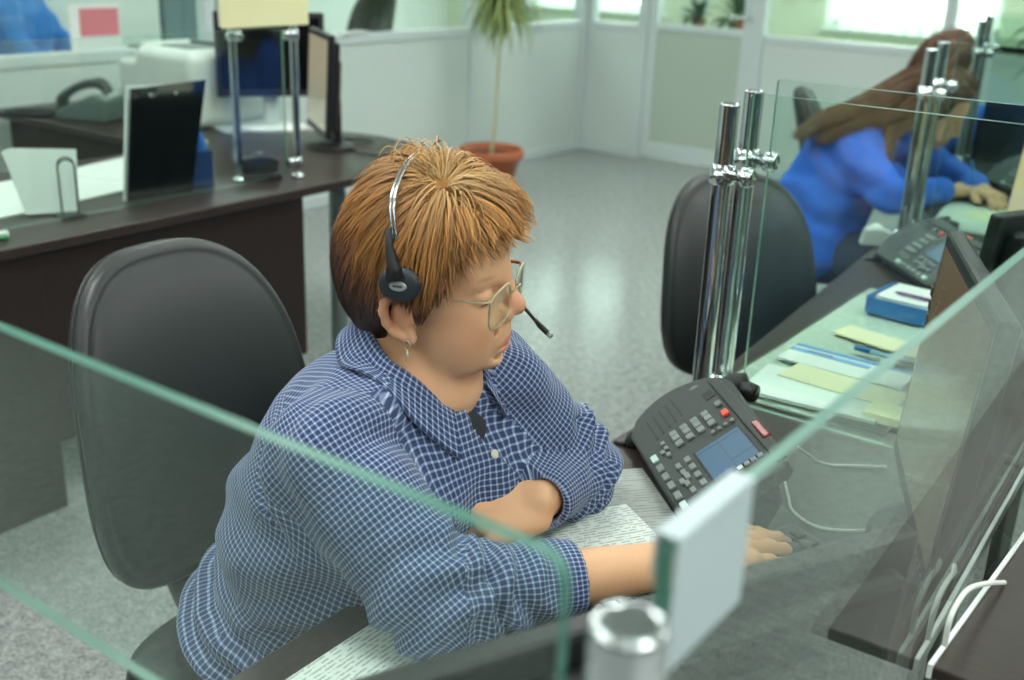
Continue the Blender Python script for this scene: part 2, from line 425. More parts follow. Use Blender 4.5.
# chrome screen posts, each pair holding one pane
def post(x, y, top, label, arm=1, base=.75, low=False, ch=.115):
    p = thing('screen_post', label, 'post', (x, y, base), 0, 'chrome posts of the glass desk screens')
    h = top-base
    MB().lathe([(.03, 0), (.03, .008), (.024, .012), (.0165, .014), (.0165, .018), (.0165, .024), (.0165, h-.008), (.0165, h-.004), (.0165, h-.002), (.0155, h), (.0125, h), (.0125, h-.02), (0, h-.02)], 28).build('tube', M_chrome, p)
    for z in ((h-ch, .05) if low else (h-ch,)):
        c = MB().lathe([(.0172, -.017), (.0215, -.015), (.0215, .015), (.0172, .017)], 28, Matrix.Translation((0, 0, z)))
        c.tube([(0, -.014, z), (0, -.027, z)], [.011, .0105], 14); c.tube([(0, -.026, z), (0, -.0285, z)], [.0075, .007], 14)
        for (ax, ay) in (arm if isinstance(arm, (list, tuple)) else [(arm, 0)]):
            c.tube([(.018*ax, .018*ay, z), (.03*ax, .03*ay, z), (.034*ax, .034*ay, z), (.05*ax, .05*ay, z)], [.011, .011, .0165, .0165], 18)
            c.tube([(.05*ax, .05*ay, z), (.054*ax, .054*ay, z)], [.0165, .013], 18)
        c.build('clamp', M_chrome, p)
    return p
M_pad = mat('clear plastic washer', '#dfe9e4', rough=.25)
def pane(name, a, b, z0, z1, label, t=.008, rad=.006):
    """upright glass sheet from a to b with polished green edges"""
    a = Vector(a); b = Vector(b); d = (b-a); Ln = d.length; an = math.atan2(d.y, d.x)
    o = thing(name, label, 'glass screen', (a.x, a.y, z0), an, 'glass desk screens')
    H = z1-z0; pts = []
    for cx, cz, s in ((Ln-rad, H-rad, 0), (rad, H-rad, 90), (rad, rad, 180), (Ln-rad, rad, 270)):
        for k in range(5): q = R(s+k*22.5); pts.append((cx+rad*math.cos(q), cz+rad*math.sin(q)))
    n = len(pts)
    g = MB().add([(x, -t/2, z) for x, z in pts]+[(x, t/2, z) for x, z in pts], [tuple(range(n)), tuple(range(2*n-1, n-1, -1))])
    g.add([(x, -t/2, z) for x, z in pts]+[(x, t/2, z) for x, z in pts], [(i, (i+1) % n, n+(i+1) % n, n+i) for i in range(n)], 1)
    g.build('glass_sheet', [M_glass, M_edge], o)
    return o
# near screen across the front of the picture and the one along the back of the near desk
pane('glass_screen', (-.80, .35), (-.217, .35), 1.04, 1.252, 'clear glass screen with green edge crossing in front of the near woman', rad=.014)
pane('glass_screen', (-.19, .388), (-.19, 1.62), .757, 1.251, 'clear glass screen with the white folded tag, behind the near monitors')
post(-.178, .337, 1.243, 'blurred chrome post at the bottom of the picture beside the white tag', [(-1, .1), (0, 1)])
post(-.83, .35, 1.255, 'chrome post at the front end of the glass screen nearest the camera', 1)
# double screens between the workstations
for (y, top, gt, lp, lg) in ((1.662, 1.262, 1.283, 'foremost chrome post standing behind the desk phone of the near woman', 'front pane of the double glass screen behind the near woman\'s phone'),
                             (1.752, 1.276, 1.298, 'second chrome post just behind the foremost one by the empty chair', 'rear pane of the double glass screen at the empty workstation'),
                             (3.112, 1.262, 1.283, 'chrome post in front of the blue jacket worker, the nearer of its pair', 'front pane of the glass screen before the blue jacket worker'),
                             (3.21, 1.276, 1.298, 'chrome post in front of the blue jacket worker, the farther of its pair', 'rear pane of the glass screen before the blue jacket worker'),
                             (4.48, 1.275, 1.290, 'far chrome post beyond the blue jacket worker, the nearer of its pair', 'front pane of the farthest glass screen'),
                             (4.56, 1.290, 1.305, 'far chrome post beyond the blue jacket worker, the farther of its pair', 'rear pane of the farthest glass screen')):
    xp = -.777 if y < 3 else -.885
    if y > 4: xp = -1.105
    post(xp, y, top, lp)
    pane('glass_screen', (xp+.04, y), (-.235, y), .757, gt, lg)
    post(-.195, y, top, 'back-edge chrome post of the ' + lg.replace('near woman\'s phone', 'phone'), -1)

# opposite desk at the lower right, brown top with a pale edging
od = thing('ledge', 'narrow dark brown ledge with white edge at the bottom right corner', 'ledge', (-.118, 1.445, 0), R(-2.0))
MB().box((0, 0, .863), (.085, 1.0, .014), bev=.003).build('board', M_wood, od)
MB().box((-.0445, 0, .8635), (.005, 1.0, .016), bev=.001).build('edge_strip', mat('white edge band', '#dfe6e2', rough=.4), od)
for y in (.0, .45): MB().box((.015, y, .423), (.03, .03, .854), bev=.003).build('leg', M_woodd, od)
M_cable = mat('white cable', '#dfe3dc', rough=.5)
tag(MB().tube(bez([(-.178, .989, .80), (-.178, .987, .865), (-.178, .990, .903), (-.176, 1.03, .912), (-.170, 1.09, .893), (-.160, 1.14, .874)]), .0028, 8).build('white_cable', M_cable), 'white cable looping over the edge of the brown ledge, bottom right', 'cable')
# ------------------------------------------------------------------ devices
M_ph = mat('charcoal phone plastic', '#39403e', rough=.5, bump=.12, bscale=900)
M_phd = mat('dark phone plastic', '#262b2a', rough=.55)
M_key = mat('grey phone key', '#7a8380', rough=.45)
M_keyl = mat('lit pale key', '#b9d6cd', rough=.4)
M_lcd = mat('blue grey phone display', '#3f5f78', rough=.4, spec=.3, emit='#4f7186', estr=.10)
M_lcdl = mat('display rule', '#2c4452', rough=.3)
M_red = mat('red key', '#d8452c', rough=.4)
M_lampred = mat('dark red message lamp', '#7d2a26', rough=.25)
M_black = mat('black plastic', '#1b1d1e', rough=.38)
M_blackm = mat('matt black plastic', '#202324', rough=.6)
M_grey = mat('mid grey plastic', '#6d7574', rough=.4)
M_silver = mat('silver plastic', '#b8bebd', rough=.3, metal=.5)
M_dkcable = mat('dark cable', '#232727', rough=.5)

def desk_phone(loc, rz, label):
    p = thing('desk_phone', label, 'telephone', loc, rz, 'multi-line desk phones')
    ti = R(33.9); T = Matrix.Translation((0, 0, .025)) @ Matrix.Rotation(ti, 4, 'X')     # tilted face, x right, y up the face
    out = [(0, 0), (.278, 0), (.284, .006), (.284, .150), (.277, .162), (.06, .176), (.02, .178), (-.015, .168)]
    for k in range(1, 8):
        a = k/8; out.append((-.015-.045*math.sin(PI*(a*.92+.04))+.0*a, .168*(1-a)))
    b = MB().prism(out, -.022, 0, T, bev=.004); b.build('face_plate', M_ph, p)
    # wedge body under the face
    h = MB(); ys = .148*math.cos(ti); zs = .148*math.sin(ti)
    prof = [(.012, 0), (.012, .012), (ys, zs+.006), (ys+.012, zs-.03), (ys-.01, 0)]
    n = len(prof); vs = [(.02, y, z) for y, z in prof]+[(.276, y, z) for y, z in prof]
    h.add(vs, [tuple(range(n)), tuple(range(2*n-1, n-1, -1))]+[(i, (i+1) % n, n+(i+1) % n, n+i) for i in range(n)])
    h.build('stand', M_phd, p)
    # raised top strip beyond the groove, with the message lamp
    MB().box((.13, .157, .0015), (.28, .017, .005), T, .002).build('top_strip', M_ph, p)
    MB().box((.184, .1615, .003), (.05, .012, .008), T, .003).build('message_lamp', M_lampred, p)
    g = MB()
    for i in range(5):
        v = .034+i*.0128; u0 = -.008-i*.0055
        g.box((u0+.03, v, .0004), (.06, .0022, .001), T)
    g.build('speaker_slots', M_phd, p)
    MB().box((.0213, .1362, .0004), (.024, .016, .0012), T, .0005).build('recess', M_phd, p)
    MB().lathe([(0, 0), (.005, 0), (.005, .001), (0, .001)], 16, T @ Matrix.Translation((-.021, .125, 0)) @ Matrix.Scale(1.5, 4, (0, 1, 0))).build('badge', M_grey, p)
    def key(u, v, w_, d_, m, nm='key', hgt=.0045):
        return MB().box((u, v, hgt/2), (w_*1.12, d_*1.12, hgt), T, .0014).build(nm, m, p)
    for u in (.0675, .0815, .0985):
        for v in (.0575, .0762, .0945, .1132): key(u-.001, v, .0125, .0105, M_key)
    for u, v in ((.0745, .0366), (.0957, .0294), (.1085, .0352), (.0905, .0370)): key(u, v, .009, .006, M_key)
    for i, u in enumerate((.0985, .1285, .1557, .1826, .2119, .2400)): key(u, .0140, .016, .009, M_keyl if i in (0, 5) else M_key, 'line_key')
    for u, v in ((.1506, .0372), (.1705, .0385), (.1887, .0300), (.1832, .0400), (.1997, .0345), (.2211, .0361)): key(u, v, .0125, .0072, M_key)
    for u in (.148, .1706, .1943, .2181): key(u, .0535, .0125, .0085, M_key)
    for v in (.107, .1173, .128, .139): key(.1222, v, .006, .0055, M_key)
    for i, v in enumerate((.1056, .1166, .127, .1378)): key(.2365, v, .0085, .0075, M_keyl if i == 0 else M_key)
    key(.0935, .1383, .014, .010, M_red, 'red_key'); key(.061, .1385, .0115, .009, M_grey)
    lc = MB().box((.186, .1035, .0006), (.094, .079, .0016), T, .0006).build('display_bezel', M_phd, p)
    sc_ = MB().box((.186, .1035, .0016), (.086, .0715, .0012), T).build('display', M_lcd, p)
    ru = MB().box((.186, .1035, .0023), (.086, .0011, .0003), T).box((.2075, .1215, .0023), (.0011, .036, .0003), T).box((.152, .1035, .0023), (.0009, .0715, .0003), T)
    ru.build('rules', M_lcdl, sc_)
    # handset lying in its cradle down the left side, below the curved hood
    H = T @ Matrix.Translation((-.024, .082, -.032))
    hs = MB().tube([(0.010, -.092, .016), (.004, -.082, .012), (-.006, -.05, .004), (-.008, 0, .003), (-.004, .05, .004), (.012, .10, .006), (.02, .122, .004)], [.007, .015, .012, .011, .012, .017, .011], 16, H)
    hs = hs.build('handset', M_phd, p)
    e = MB().tube([(.026, .105, -.002), (.044, .118, -.012)], [.017, .014], 20, H); e.build('earpiece', M_black, hs)
    pts = [H @ Vector(q) for q in ((.006, -.090, .014), (-.002, -.100, .016), (-.008, -.108, .020))]
    MB().tube(pts, .0045, 8).build('cord_plug', M_black, p)
    return p
PH = desk_phone((-.7572, 1.3822, .75), math.atan2(-.6987, .7154), 'charcoal desk phone with blue display beside the near woman\'s arm')

def monitor(label, loc, rz, w_=.44, h_=.34, z0=.06, tilt=0., scr=None, cat='monitor', base_r=.1, body=None, bez=.018, name='monitor', group=None):
    """screen faces +x; origin on the desk under the stand"""
    body = body or M_black
    p = thing(name, label, cat, loc, rz, group)
    T = Matrix.Translation((0, 0, z0+h_/2)) @ Matrix.Rotation(tilt, 4, 'Y')
    MB().box((0, 0, 0), (.024, w_, h_), T, .006).build('bezel', body, p)
    MB().box((.0115, 0, .004), (.003, w_-2*bez, h_-2*bez-.012), T).build('screen', scr, p)
    b = MB().box((-.022, 0, 0), (.03, w_-.05, h_-.05), T, .013, seg=3).box((-.042, 0, -.01), (.028, w_*.55, h_*.55), T, .012, seg=3).build('back_shell', body, p)
    v = MB()
    for k in range(7): v.box((-.0375, (k-3)*.035, h_*.36), (.003, .02, .004), T)
    v.build('vents', M_blackm, b)
    bt = MB()
    for k in range(5): bt.box((.0125, w_*.28+k*.018, -h_/2+.009), (.002, .009, .004), T)
    bt.build('buttons', M_grey, p)
    MB().box((-.055, 0, z0*.5+.06), (.03, .06, z0+.12), None, .008).build('neck', body, p)
    MB().lathe([(0, 0), (base_r, 0), (base_r, .008), (base_r*.9, .014), (.03, .02), (0, .02)], 36, Matrix.Translation((-.03, 0, 0)) @ Matrix.Scale(1.25, 4, (0, 1, 0))).build('base', body, p)
    return p
def screen_mat(name, a, b, estr, spots=None):
    """lit display: soft procedural picture of two tones"""
    m = bpy.data.materials.new(name); m.use_nodes = True; nt = m.node_tree; N = nt.nodes; L = nt.links; P = N['Principled BSDF']
    P.inputs['Base Color'].default_value = (.012, .013, .014, 1); P.inputs['Roughness'].default_value = .12
    tc = N.new('ShaderNodeTexCoord'); mp = N.new('ShaderNodeMapping'); mp.inputs['Scale'].default_value = (1, 60, 3)
    n = N.new('ShaderNodeTexNoise'); n.inputs['Scale'].default_value = 2.2; n.inputs['Detail'].default_value = 5
    L.new(tc.outputs['Object'], mp.inputs[0]); L.new(mp.outputs[0], n.inputs['Vector'])
    sx = N.new('ShaderNodeSeparateXYZ'); L.new(tc.outputs['Object'], sx.inputs[0])
    mr = N.new('ShaderNodeMapRange'); mr.inputs[1].default_value = .17; mr.inputs[2].default_value = .30; L.new(sx.outputs[2], mr.inputs[0])
    ad = N.new('ShaderNodeMath'); ad.operation = 'MULTIPLY_ADD'; ad.inputs[1].default_value = .5; L.new(n.outputs['Fac'], ad.inputs[0])
    sb = N.new('ShaderNodeMath'); sb.operation = 'SUBTRACT'; sb.inputs[1].default_value = .25; L.new(mr.outputs[0], sb.inputs[0]); L.new(sb.outputs[0], ad.inputs[2])
    mx = N.new('ShaderNodeMix'); mx.data_type = 'RGBA'; mx.inputs[6].default_value = srgb(a); mx.inputs[7].default_value = srgb(b)
    L.new(ad.outputs[0], mx.inputs[0]); L.new(mx.outputs[2], P.inputs['Emission Color']); P.inputs['Emission Strength'].default_value = estr
    return m
M_scrR = screen_mat('beige display', '#6f6d5a', '#64553a', .62)
M_scrB = screen_mat('pale yellow display', '#c9b887', '#d8c48e', 1.0)
M_dark = mat('dark glossy screen', '#0d1013', rough=.12, spec=.5)
# near woman's two monitors
def facing(px, py, qx, qy): return math.atan2(qy-py, qx-px)
mr_c = (-.305, 1.381)
MR = monitor('black monitor with beige display edge-on at the right, facing the near woman', (mr_c[0], mr_c[1], .75), math.atan2(-.39, -.92), .42, .345, .045, R(-4), M_scrR)
sq = MB()
for k in range(3): sq.box((.0135, -.17, .33-.02-k*.02), (.001, .016, .014))
sq.build('icons', mat('dark display icons', '#3a3324', rough=.3), MR)
ml_c = (-.330, .684)
ML = monitor('black monitor seen from behind along the bottom edge, facing the near woman', (ml_c[0]-.008, ml_c[1]+.004, .75), math.atan2(.43, -.9), .53, .262, .008, R(-6), M_scrR)
# empty workstation
monitor('black monitor seen from behind at the right edge, past the beige display', (-.30, 2.06, .75), math.atan2(.44, -.9), .46, .335, .03, R(-6), M_dark)
monitor('monitor with pale yellow display cut by the right edge of the picture', (-.52, 2.87, .75), math.atan2(-.39, -.92), .40, .30, .05, R(-4), M_scrB)
PH2 = desk_phone((-.84, 2.76, .75), math.atan2(-.6987, .7154)-.06, 'charcoal desk phone on the empty desk beside the blue jacket')
PH3 = desk_phone((-.895, 4.03, .75), math.atan2(-.6987, .7154)-.1, 'charcoal desk phone beyond the hands of the blue jacket worker')

# keyboard and mouse by the near woman's right hand
kb = thing('keyboard', 'black keyboard on the desk behind the white tag', 'keyboard', (-.475, 1.10, .75), R(66))
MB().box((0, 0, .008), (.40, .135, .014), None, .004).build('case', M_black, kb)
ky = MB()
for r_ in range(5):
    for c_ in range(19): ky.box((-.18+c_*.02, -.05+r_*.022, .017), (.016, .017, .006), None, .0015)
ky.build('keys', M_blackm, kb)
ms = MB(); f = SDF().ell((0, 0, .008), (.055, .03, .028), .005).box((0, 0, -.03), (.1, .1, .03), .001, .003, sub=True)
V, Q = surface(f, (-.07, -.05, -.02), (.07, .05, .05), .003, 3)
mo = tag(bpy.data.objects.new('mouse', None), 'black computer mouse under the near woman\'s right hand', 'mouse'); C.objects.link(mo); mo.location = (-.428, 1.205, .75); mo.rotation_euler = (0, 0, R(64))
np_mesh('shell', V, Q, M_black, mo); MB().tube([(.03, 0, .033), (.045, 0, .028)], .005, 10).build('wheel', M_grey, mo)
# small dark cradle between phone and keyboard
cr = thing('headset_box', 'small dark box on the desk below the phone, by the keyboard', 'box', (-.525, 1.232, .75), R(-42))
MB().box((0, 0, .014), (.085, .06, .028), None, .005).build('case', M_blackm, cr); MB().box((0, 0, .0285), (.06, .035, .002), None, .0005).build('lid', M_phd, cr)
# phone leads
tag(MB().tube(bez([(-.52, 1.47, .80), (-.50, 1.53, .757), (-.46, 1.56, .754), (-.42, 1.59, .754)]), .0022, 8).build('phone_cable', M_cable), 'thin white lead running from the top of the near phone to the right', 'cable')
tag(MB().tube(bez([(-.555, 1.44, .80), (-.53, 1.45, .755), (-.50, 1.40, .754), (-.475, 1.36, .754), (-.43, 1.34, .754), (-.38, 1.37, .754), (-.34, 1.42, .754)]), .0022, 8).build('phone_cable', M_cable), 'thin grey lead curving on the desk below the near phone', 'cable')

# ------------------------------------------------------------------ papers
def paper_mat(name, base='#e4ece4', ink='#6f7a78', lines=True, sx=160., sy=60., amt=.55):
    m = bpy.data.materials.new(name); m.use_nodes = True; nt = m.node_tree; N = nt.nodes; L = nt.links; b = N['Principled BSDF']; b.inputs['Roughness'].default_value = .7
    if not lines: b.inputs['Base Color'].default_value = srgb(base); return m
    tc = N.new('ShaderNodeTexCoord'); sp = N.new('ShaderNodeSeparateXYZ'); L.new(tc.outputs['Object'], sp.inputs[0])
    my = N.new('ShaderNodeMath'); my.operation = 'MULTIPLY'; my.inputs[1].default_value = sx; L.new(sp.outputs[1], my.inputs[0])
    fr = N.new('ShaderNodeMath'); fr.operation = 'FRACT'; L.new(my.outputs[0], fr.inputs[0])
    gt = N.new('ShaderNodeMath'); gt.operation = 'GREATER_THAN'; gt.inputs[1].default_value = .55; L.new(fr.outputs[0], gt.inputs[0])
    mp = N.new('ShaderNodeMapping'); mp.inputs['Scale'].default_value = (sy, sx*.5, 0); L.new(tc.outputs['Object'], mp.inputs[0])
    n = N.new('ShaderNodeTexNoise'); n.inputs['Scale'].default_value = 1.6; n.inputs['Detail'].default_value = 3; L.new(mp.outputs[0], n.inputs['Vector'])
    g2 = N.new('ShaderNodeMath'); g2.operation = 'GREATER_THAN'; g2.inputs[1].default_value = .47; L.new(n.outputs['Fac'], g2.inputs[0])
    mu = N.new('ShaderNodeMath'); mu.operation = 'MULTIPLY'; L.new(gt.outputs[0], mu.inputs[0]); L.new(g2.outputs[0], mu.inputs[1])
    m2 = N.new('ShaderNodeMath'); m2.operation = 'MULTIPLY'; m2.inputs[1].default_value = amt; L.new(mu.outputs[0], m2.inputs[0])
    mx = N.new('ShaderNodeMix'); mx.data_type = 'RGBA'; mx.inputs[6].default_value = srgb(base); mx.inputs[7].default_value = srgb(ink)
    L.new(m2.outputs[0], mx.inputs[0]); L.new(mx.outputs[2], b.inputs['Base Color']); return m
M_print = paper_mat('printed white paper'); M_print2 = paper_mat('printed grey paper', '#a3aaa3', '#757b78', sx=130, sy=25, amt=.6)
M_plain = paper_mat('plain white paper', '#dfe6e1', lines=False); M_cream = paper_mat('cream paper', '#dfdcb8', lines=False); M_yel = paper_mat('pale yellow paper', '#eeeab8', lines=False)
M_form = paper_mat('ruled form', '#dbe4da', '#93a39c', sx=70, sy=40, amt=.4)
M_blue = mat('bright blue plastic', '#2f74b8', rough=.35); M_blue2 = mat('blue card', '#4f8fd0', rough=.5)
def sheet(label, loc, rz, w_, d_, m, t=.0012, name='paper_sheet', cat='paper', curl=0., group=None, tilt=0.):
    nx, ny = 8, 8; vs = []; b = MB()
    for s in (t, 0):
        for i in range(nx+1):
            for j in range(ny+1):
                x = (i/nx-.5)*w_; y = (j/ny-.5)*d_
                vs.append((x, y, s+curl*max(0, abs(i/nx-.5)*2-.4)**2+tilt*(i/nx)))
    k = (nx+1)*(ny+1); fs = []
    for i in range(nx):
        for j in range(ny):
            a = i*(ny+1)+j; fs += [(a, a+ny+1, a+ny+2, a+1), (k+a, k+a+1, k+a+ny+2, k+a+ny+1)]
    rim = [i*(ny+1) for i in range(nx+1)]+[nx*(ny+1)+j for j in range(1, ny+1)]+[i*(ny+1)+ny for i in range(nx-1, -1, -1)]+[j for j in range(ny-1, 0, -1)]
    fs += [(rim[i], rim[(i+1) % len(rim)], k+rim[(i+1) % len(rim)], k+rim[i]) for i in range(len(rim))]
    o = b.add(vs, fs).build(name, m); o.location = loc; o.rotation_euler = (0, 0, rz); return tag(o, label, cat, group)
# on the near desk: under and beside the woman's arms
sheet('printed white page under the near woman\'s folded arm', (-.60, 1.06, .7512), R(58), .21, .297, M_print)
sheet('greyish printed page at the desk edge beside the near phone', (-.665, 1.215, .7505), R(48), .13, .24, M_print2, t=.0006)
sheet('small cream slip on the desk beside the near woman\'s forearm', (-.60, .985, .7530), R(58), .12, .06, M_cream, t=.0008)
sheet('printed white page at the desk edge in front of the near woman\'s lap', (-.63, .70, .7505), R(90), .21, .24, M_print)
# on the empty workstation's desk
mt = thing('desk_mat', 'clear green-edged mat over paper forms on the empty desk', 'desk mat', (-.605, 2.11, .75))
MB().prism([(-.17, -.415), (.145, -.415), (.145, .42), (-.17, .42)], .004, .0085, bev=.001).build('clear_sheet', glass_mat('pale green plastic', (.96, .99, .97, 1), 1.22), mt)
MB().prism([(-.166, -.41), (.14, -.41), (.14, .41), (-.166, .41)], 0, .0035).build('form_paper', M_form, mt)
sheet('white document sleeve on the desk mat nearest the glass screen', (-.61, 1.79, .7592), R(4), .24, .15, M_plain, t=.006, name='document_sleeve', cat='folder')
sheet('cream card lying on the white document sleeve', (-.585, 1.845, .7660), R(-4), .22, .085, M_cream, t=.001, name='card', cat='card')
fo = thing('folder', 'white folder with two blue stripes lying on the desk mat', 'folder', (-.63, 1.965, .7590), R(-2))
MB().box((0.01, -.01, .002), (.24, .10, .004), None, .001).build('cover', M_plain, fo)
MB().box((.01, .034, .0044), (.24, .013, .001)).build('stripe', M_blue2, fo); MB().box((-.03, .008, .0044), (.16, .016, .001)).build('stripe', mat('light blue card', '#6fa8dd', rough=.5), fo)
tx = MB(); tr = random.Random(3)
for k in range(8): tx.box((-.075+k*.0065, .012+.0, .0052), (.0045, .006+tr.random()*.003, .0004))
tx.build('lettering', mat('dark printing', '#3c4a66', rough=.6), fo)
sheet('cream envelope lying farther up the desk mat', (-.61, 2.14, .7592), R(-12), .20, .07, M_cream, t=.003, name='envelope', cat='envelope')
sheet('small pale notepad at the near right corner of the desk mat', (-.475, 1.765, .7592), R(2), .075, .06, M_yel, t=.014, name='notepad', cat='notepad')
mk = thing('marker_pen', 'blue capped clear marker on the desk mat beside the blue stripes', 'pen', (-.555, 2.045, .7665), R(-6))
MB().tube([(-.055, 0, 0), (.04, 0, 0)], .0052, 12).build('barrel', mat('pale blue clear plastic', '#9fc6da', rough=.2), mk); MB().tube([(-.085, 0, 0), (-.053, 0, 0)], [.005, .006], 12).build('cap', M_blue, mk)
bx = thing('tray', 'blue plastic tray holding white slips on the empty desk', 'tray', (-.605, 2.385, .7588), R(-4))
t_ = MB().prism([(-.105, -.07), (-.085, -.08), (.10, -.08), (.10, .075), (-.105, .075)], 0, .004, bev=.001)
for a in (((-.0, -.079), (.19, .004)), ((-.0, .074), (.2, .004)), ((-.104, 0), (.004, .14)), ((.099, 0), (.004, .15))): t_.box((a[0][0], a[0][1], .018), (a[1][0], a[1][1], .036), None, .001)
t_.build('tray_body', M_blue, bx)
sheet('stack of white slips inside the blue tray', (-.602, 2.39, .7632), R(-4), .185, .13, M_plain, t=.033, name='paper_slips', cat='paper')
pn = thing('pen', 'purple pen lying on the white slips in the blue tray', 'pen', (-.60, 2.36, .8015), R(-6))
MB().tube([(-.07, 0, 0), (-.06, 0, 0), (.06, 0, 0)], [.001, .004, .004], 10).build('barrel', mat('purple plastic', '#7b4a86', rough=.4), pn); MB().tube([(.055, 0, 0), (.072, 0, 0)], .0045, 10).build('cap', mat('dark purple', '#4a2b55', rough=.4), pn)
# white cup-like headset stand by the far phone
hc = thing('tape_dispenser', 'small grey white tape dispenser on the empty desk beside the blue jacket', 'tape dispenser', (-.90, 2.95, .75), R(30))
MB().prism([(-.05, 0), (.05, 0), (.045, .03), (0, .05), (-.04, .045)], -.018, .018, Matrix.Rotation(R(90), 4, 'X'), bev=.004).build('body', mat('off white plastic', '#b9c2bd', rough=.4), hc)
MB().lathe([(.012, -.01), (.022, -.01), (.022, .01), (.012, .01)], 20, Matrix.Translation((-.01, 0, .035)) @ Matrix.Rotation(R(90), 4, 'X')).build('roll', M_plain, hc)
# station of the blue jacket worker: papers
for i, (lab, x, y, rz, m, w_, d_) in enumerate((('pale form on the desk under the blue jacket worker\'s hand', -.74, 3.50, 8, M_form, .30, .42), ('open cream leaflet in front of the blue jacket worker\'s hand', -.72, 3.52, -6, M_cream, .2, .13), ('white sheet on the blue jacket worker\'s desk nearest the glass', -.66, 3.32, 0, M_plain, .24, .12))):
    sheet(lab, (x, y, .7505+.0014*i), R(rz), w_, d_, m)
# the folded tag over the glass
tg = MB()
for s, z0_ in ((1, -.068), (-1, -.02)):
    tg.box((s*.0055, .037, z0_/2), (.0012, .078, -z0_))
tg.box((0, .037, .0018), (.0125, .078, .0012))
o = tg.build('paper_tag', paper_mat('bluish white film', '#b3c3c5', lines=False)); o.location = (-.19, .3895, 1.2535); tag(o, 'blurred white paper tag folded over the top of the glass screen', 'paper tag')
# ------------------------------------------------------------------ second desk at the back left
bd = thing('desk', 'dark wood desk with rounded end behind the near woman\'s chair', 'desk', (-2.9, 2.0, 0))
poly = [(-2.49, .2), (-2.49, 2.55)]
for k in range(15):
    a = R(-18+k*13.5); poly.append((-2.95+.465*math.cos(a), 2.74+.47*math.sin(a)))
poly += [(-4.5, 3.16), (-4.5, 2.46), (-3.42, 2.46), (-3.32, 2.30), (-3.32, .2)]
MB().prism([(x+2.9, y-2.0) for x, y in poly], .722, .75, bev=.004).build('desktop', M_wood, bd)
MB().box((.37, -.68, .455), (.022, 2.08, .53), None, .002).build('modesty_panel', M_woodd, bd)
MB().box((.37, -1.2, .36), (.03, 1.32, .72), None, .002).build('end_panel', M_woodd, bd)
MB().box((-.95, .50, .36), (1.1, .022, .72), None, .002).build('return_panel', M_woodd, bd)
for x, y in ((.17, .72), (-.55, 1.05)):
    MB().lathe([(.035, 0), (.035, .006), (.03, .01), (.03, .016), (.03, .70), (.03, .71), (.04, .715), (.04, .722)], 24, Matrix.Translation((x, y, 0))).build('leg', mat('satin grey metal', '#7f8b8b', rough=.3, metal=.8), bd)
# screen posts and panes on it
pane('glass_screen', (-2.645, .6), (-2.645, 2.41), .757, 1.215, 'glass screen standing along the edge of the back left desk')
ps = post(-2.62, 2.435, 1.225, 'chrome post at the end of the back left glass screen', [(0, -1)], low=True, ch=.03); ps2 = post(-2.70, 2.262, 1.225, 'chrome post standing in the middle of the back left glass screen', [(1, 0)], ch=.03); ps.scale = ps2.scale = (.72, .72, 1)
yl = MB()
for s, z_ in ((1, -.14), (-1, -.12)): yl.box((s*.0058, 0, z_/2), (.0012, .345, -z_))
yl.box((0, 0, .001), (.013, .345, .0012)); o = yl.build('paper_notice', M_yel); o.location = (-2.645, 2.345, 1.362); tag(o, 'pale yellow paper sheet hung at the top of the back left glass screen', 'paper')
# raise: carrier strip for the yellow sheet
o2 = MB().box((0, 0, 0), (.006, .35, .12), None, .001).build('card_holder', mat('clear holder', '#dfe6d2', rough=.3)); o2.location = (-2.645, 2.345, 1.287); tag(o2, 'clear card strip behind the pale yellow sheet, on the glass screen', 'holder')
# note block in its wire holder
nb = MB().prism([(-.06, 0), (.075, 0), (.085, .168), (-.075, .178), (-.10, .17)][::1], -.012, .012, Matrix.Rotation(R(90), 4, 'X'), bev=.001)
o = nb.build('note_paper', M_plain); o.location = (-2.725, 1.625, .753); o.rotation_euler = (R(-13), 0, R(62)); tag(o, 'white note sheets standing in the black wire holder', 'paper')
wh = thing('wire_holder', 'black looped wire note holder at the edge of the back left desk', 'note holder', (-2.675, 1.655, .75), R(62))
M_wire = mat('black wire', '#1d2222', rough=.4)
MB().lathe([(0, 0), (.042, 0), (.042, .004), (.036, .007), (0, .007)], 28).build('base', M_wire, wh)
lp = [(-.02, .0, .006), (-.021, 0, .06), (-.021, 0, .13)]+[(-.021*math.cos(R(a)), 0, .138+.021*math.sin(R(a))) for a in range(0, 181, 30)]+[(.021, 0, .13), (.021, 0, .06), (.02, 0, .006)]
MB().tube(lp, .0022, 8).tube([(p[0]*1.02, -.016, p[2]*.98) for p in lp], .0022, 8).build('wire_loop', M_wire, wh)
# black standing file
fl = thing('file_holder', 'black upright file box with white papers on the back left desk', 'file', (-2.70, 1.985, .75), R(84))
MB().prism([(-.125, 0), (.085, 0), (.155, .325), (-.085, .315)], -.006, .006, Matrix.Rotation(R(90), 4, 'X'), bev=.002).build('front_cover', mat('glossy black card', '#101518', rough=.22), fl)
MB().prism([(-.130, 0), (.078, 0), (.145, .315), (-.095, .322)], -.016, -.007, Matrix.Rotation(R(90), 4, 'X'), bev=.001).build('papers', M_plain, fl)
for x in (-.03, .05): MB().tube([(x, -.006, .295), (x, -.009, .295)], .0045, 12).build('rivet', M_silver, fl)
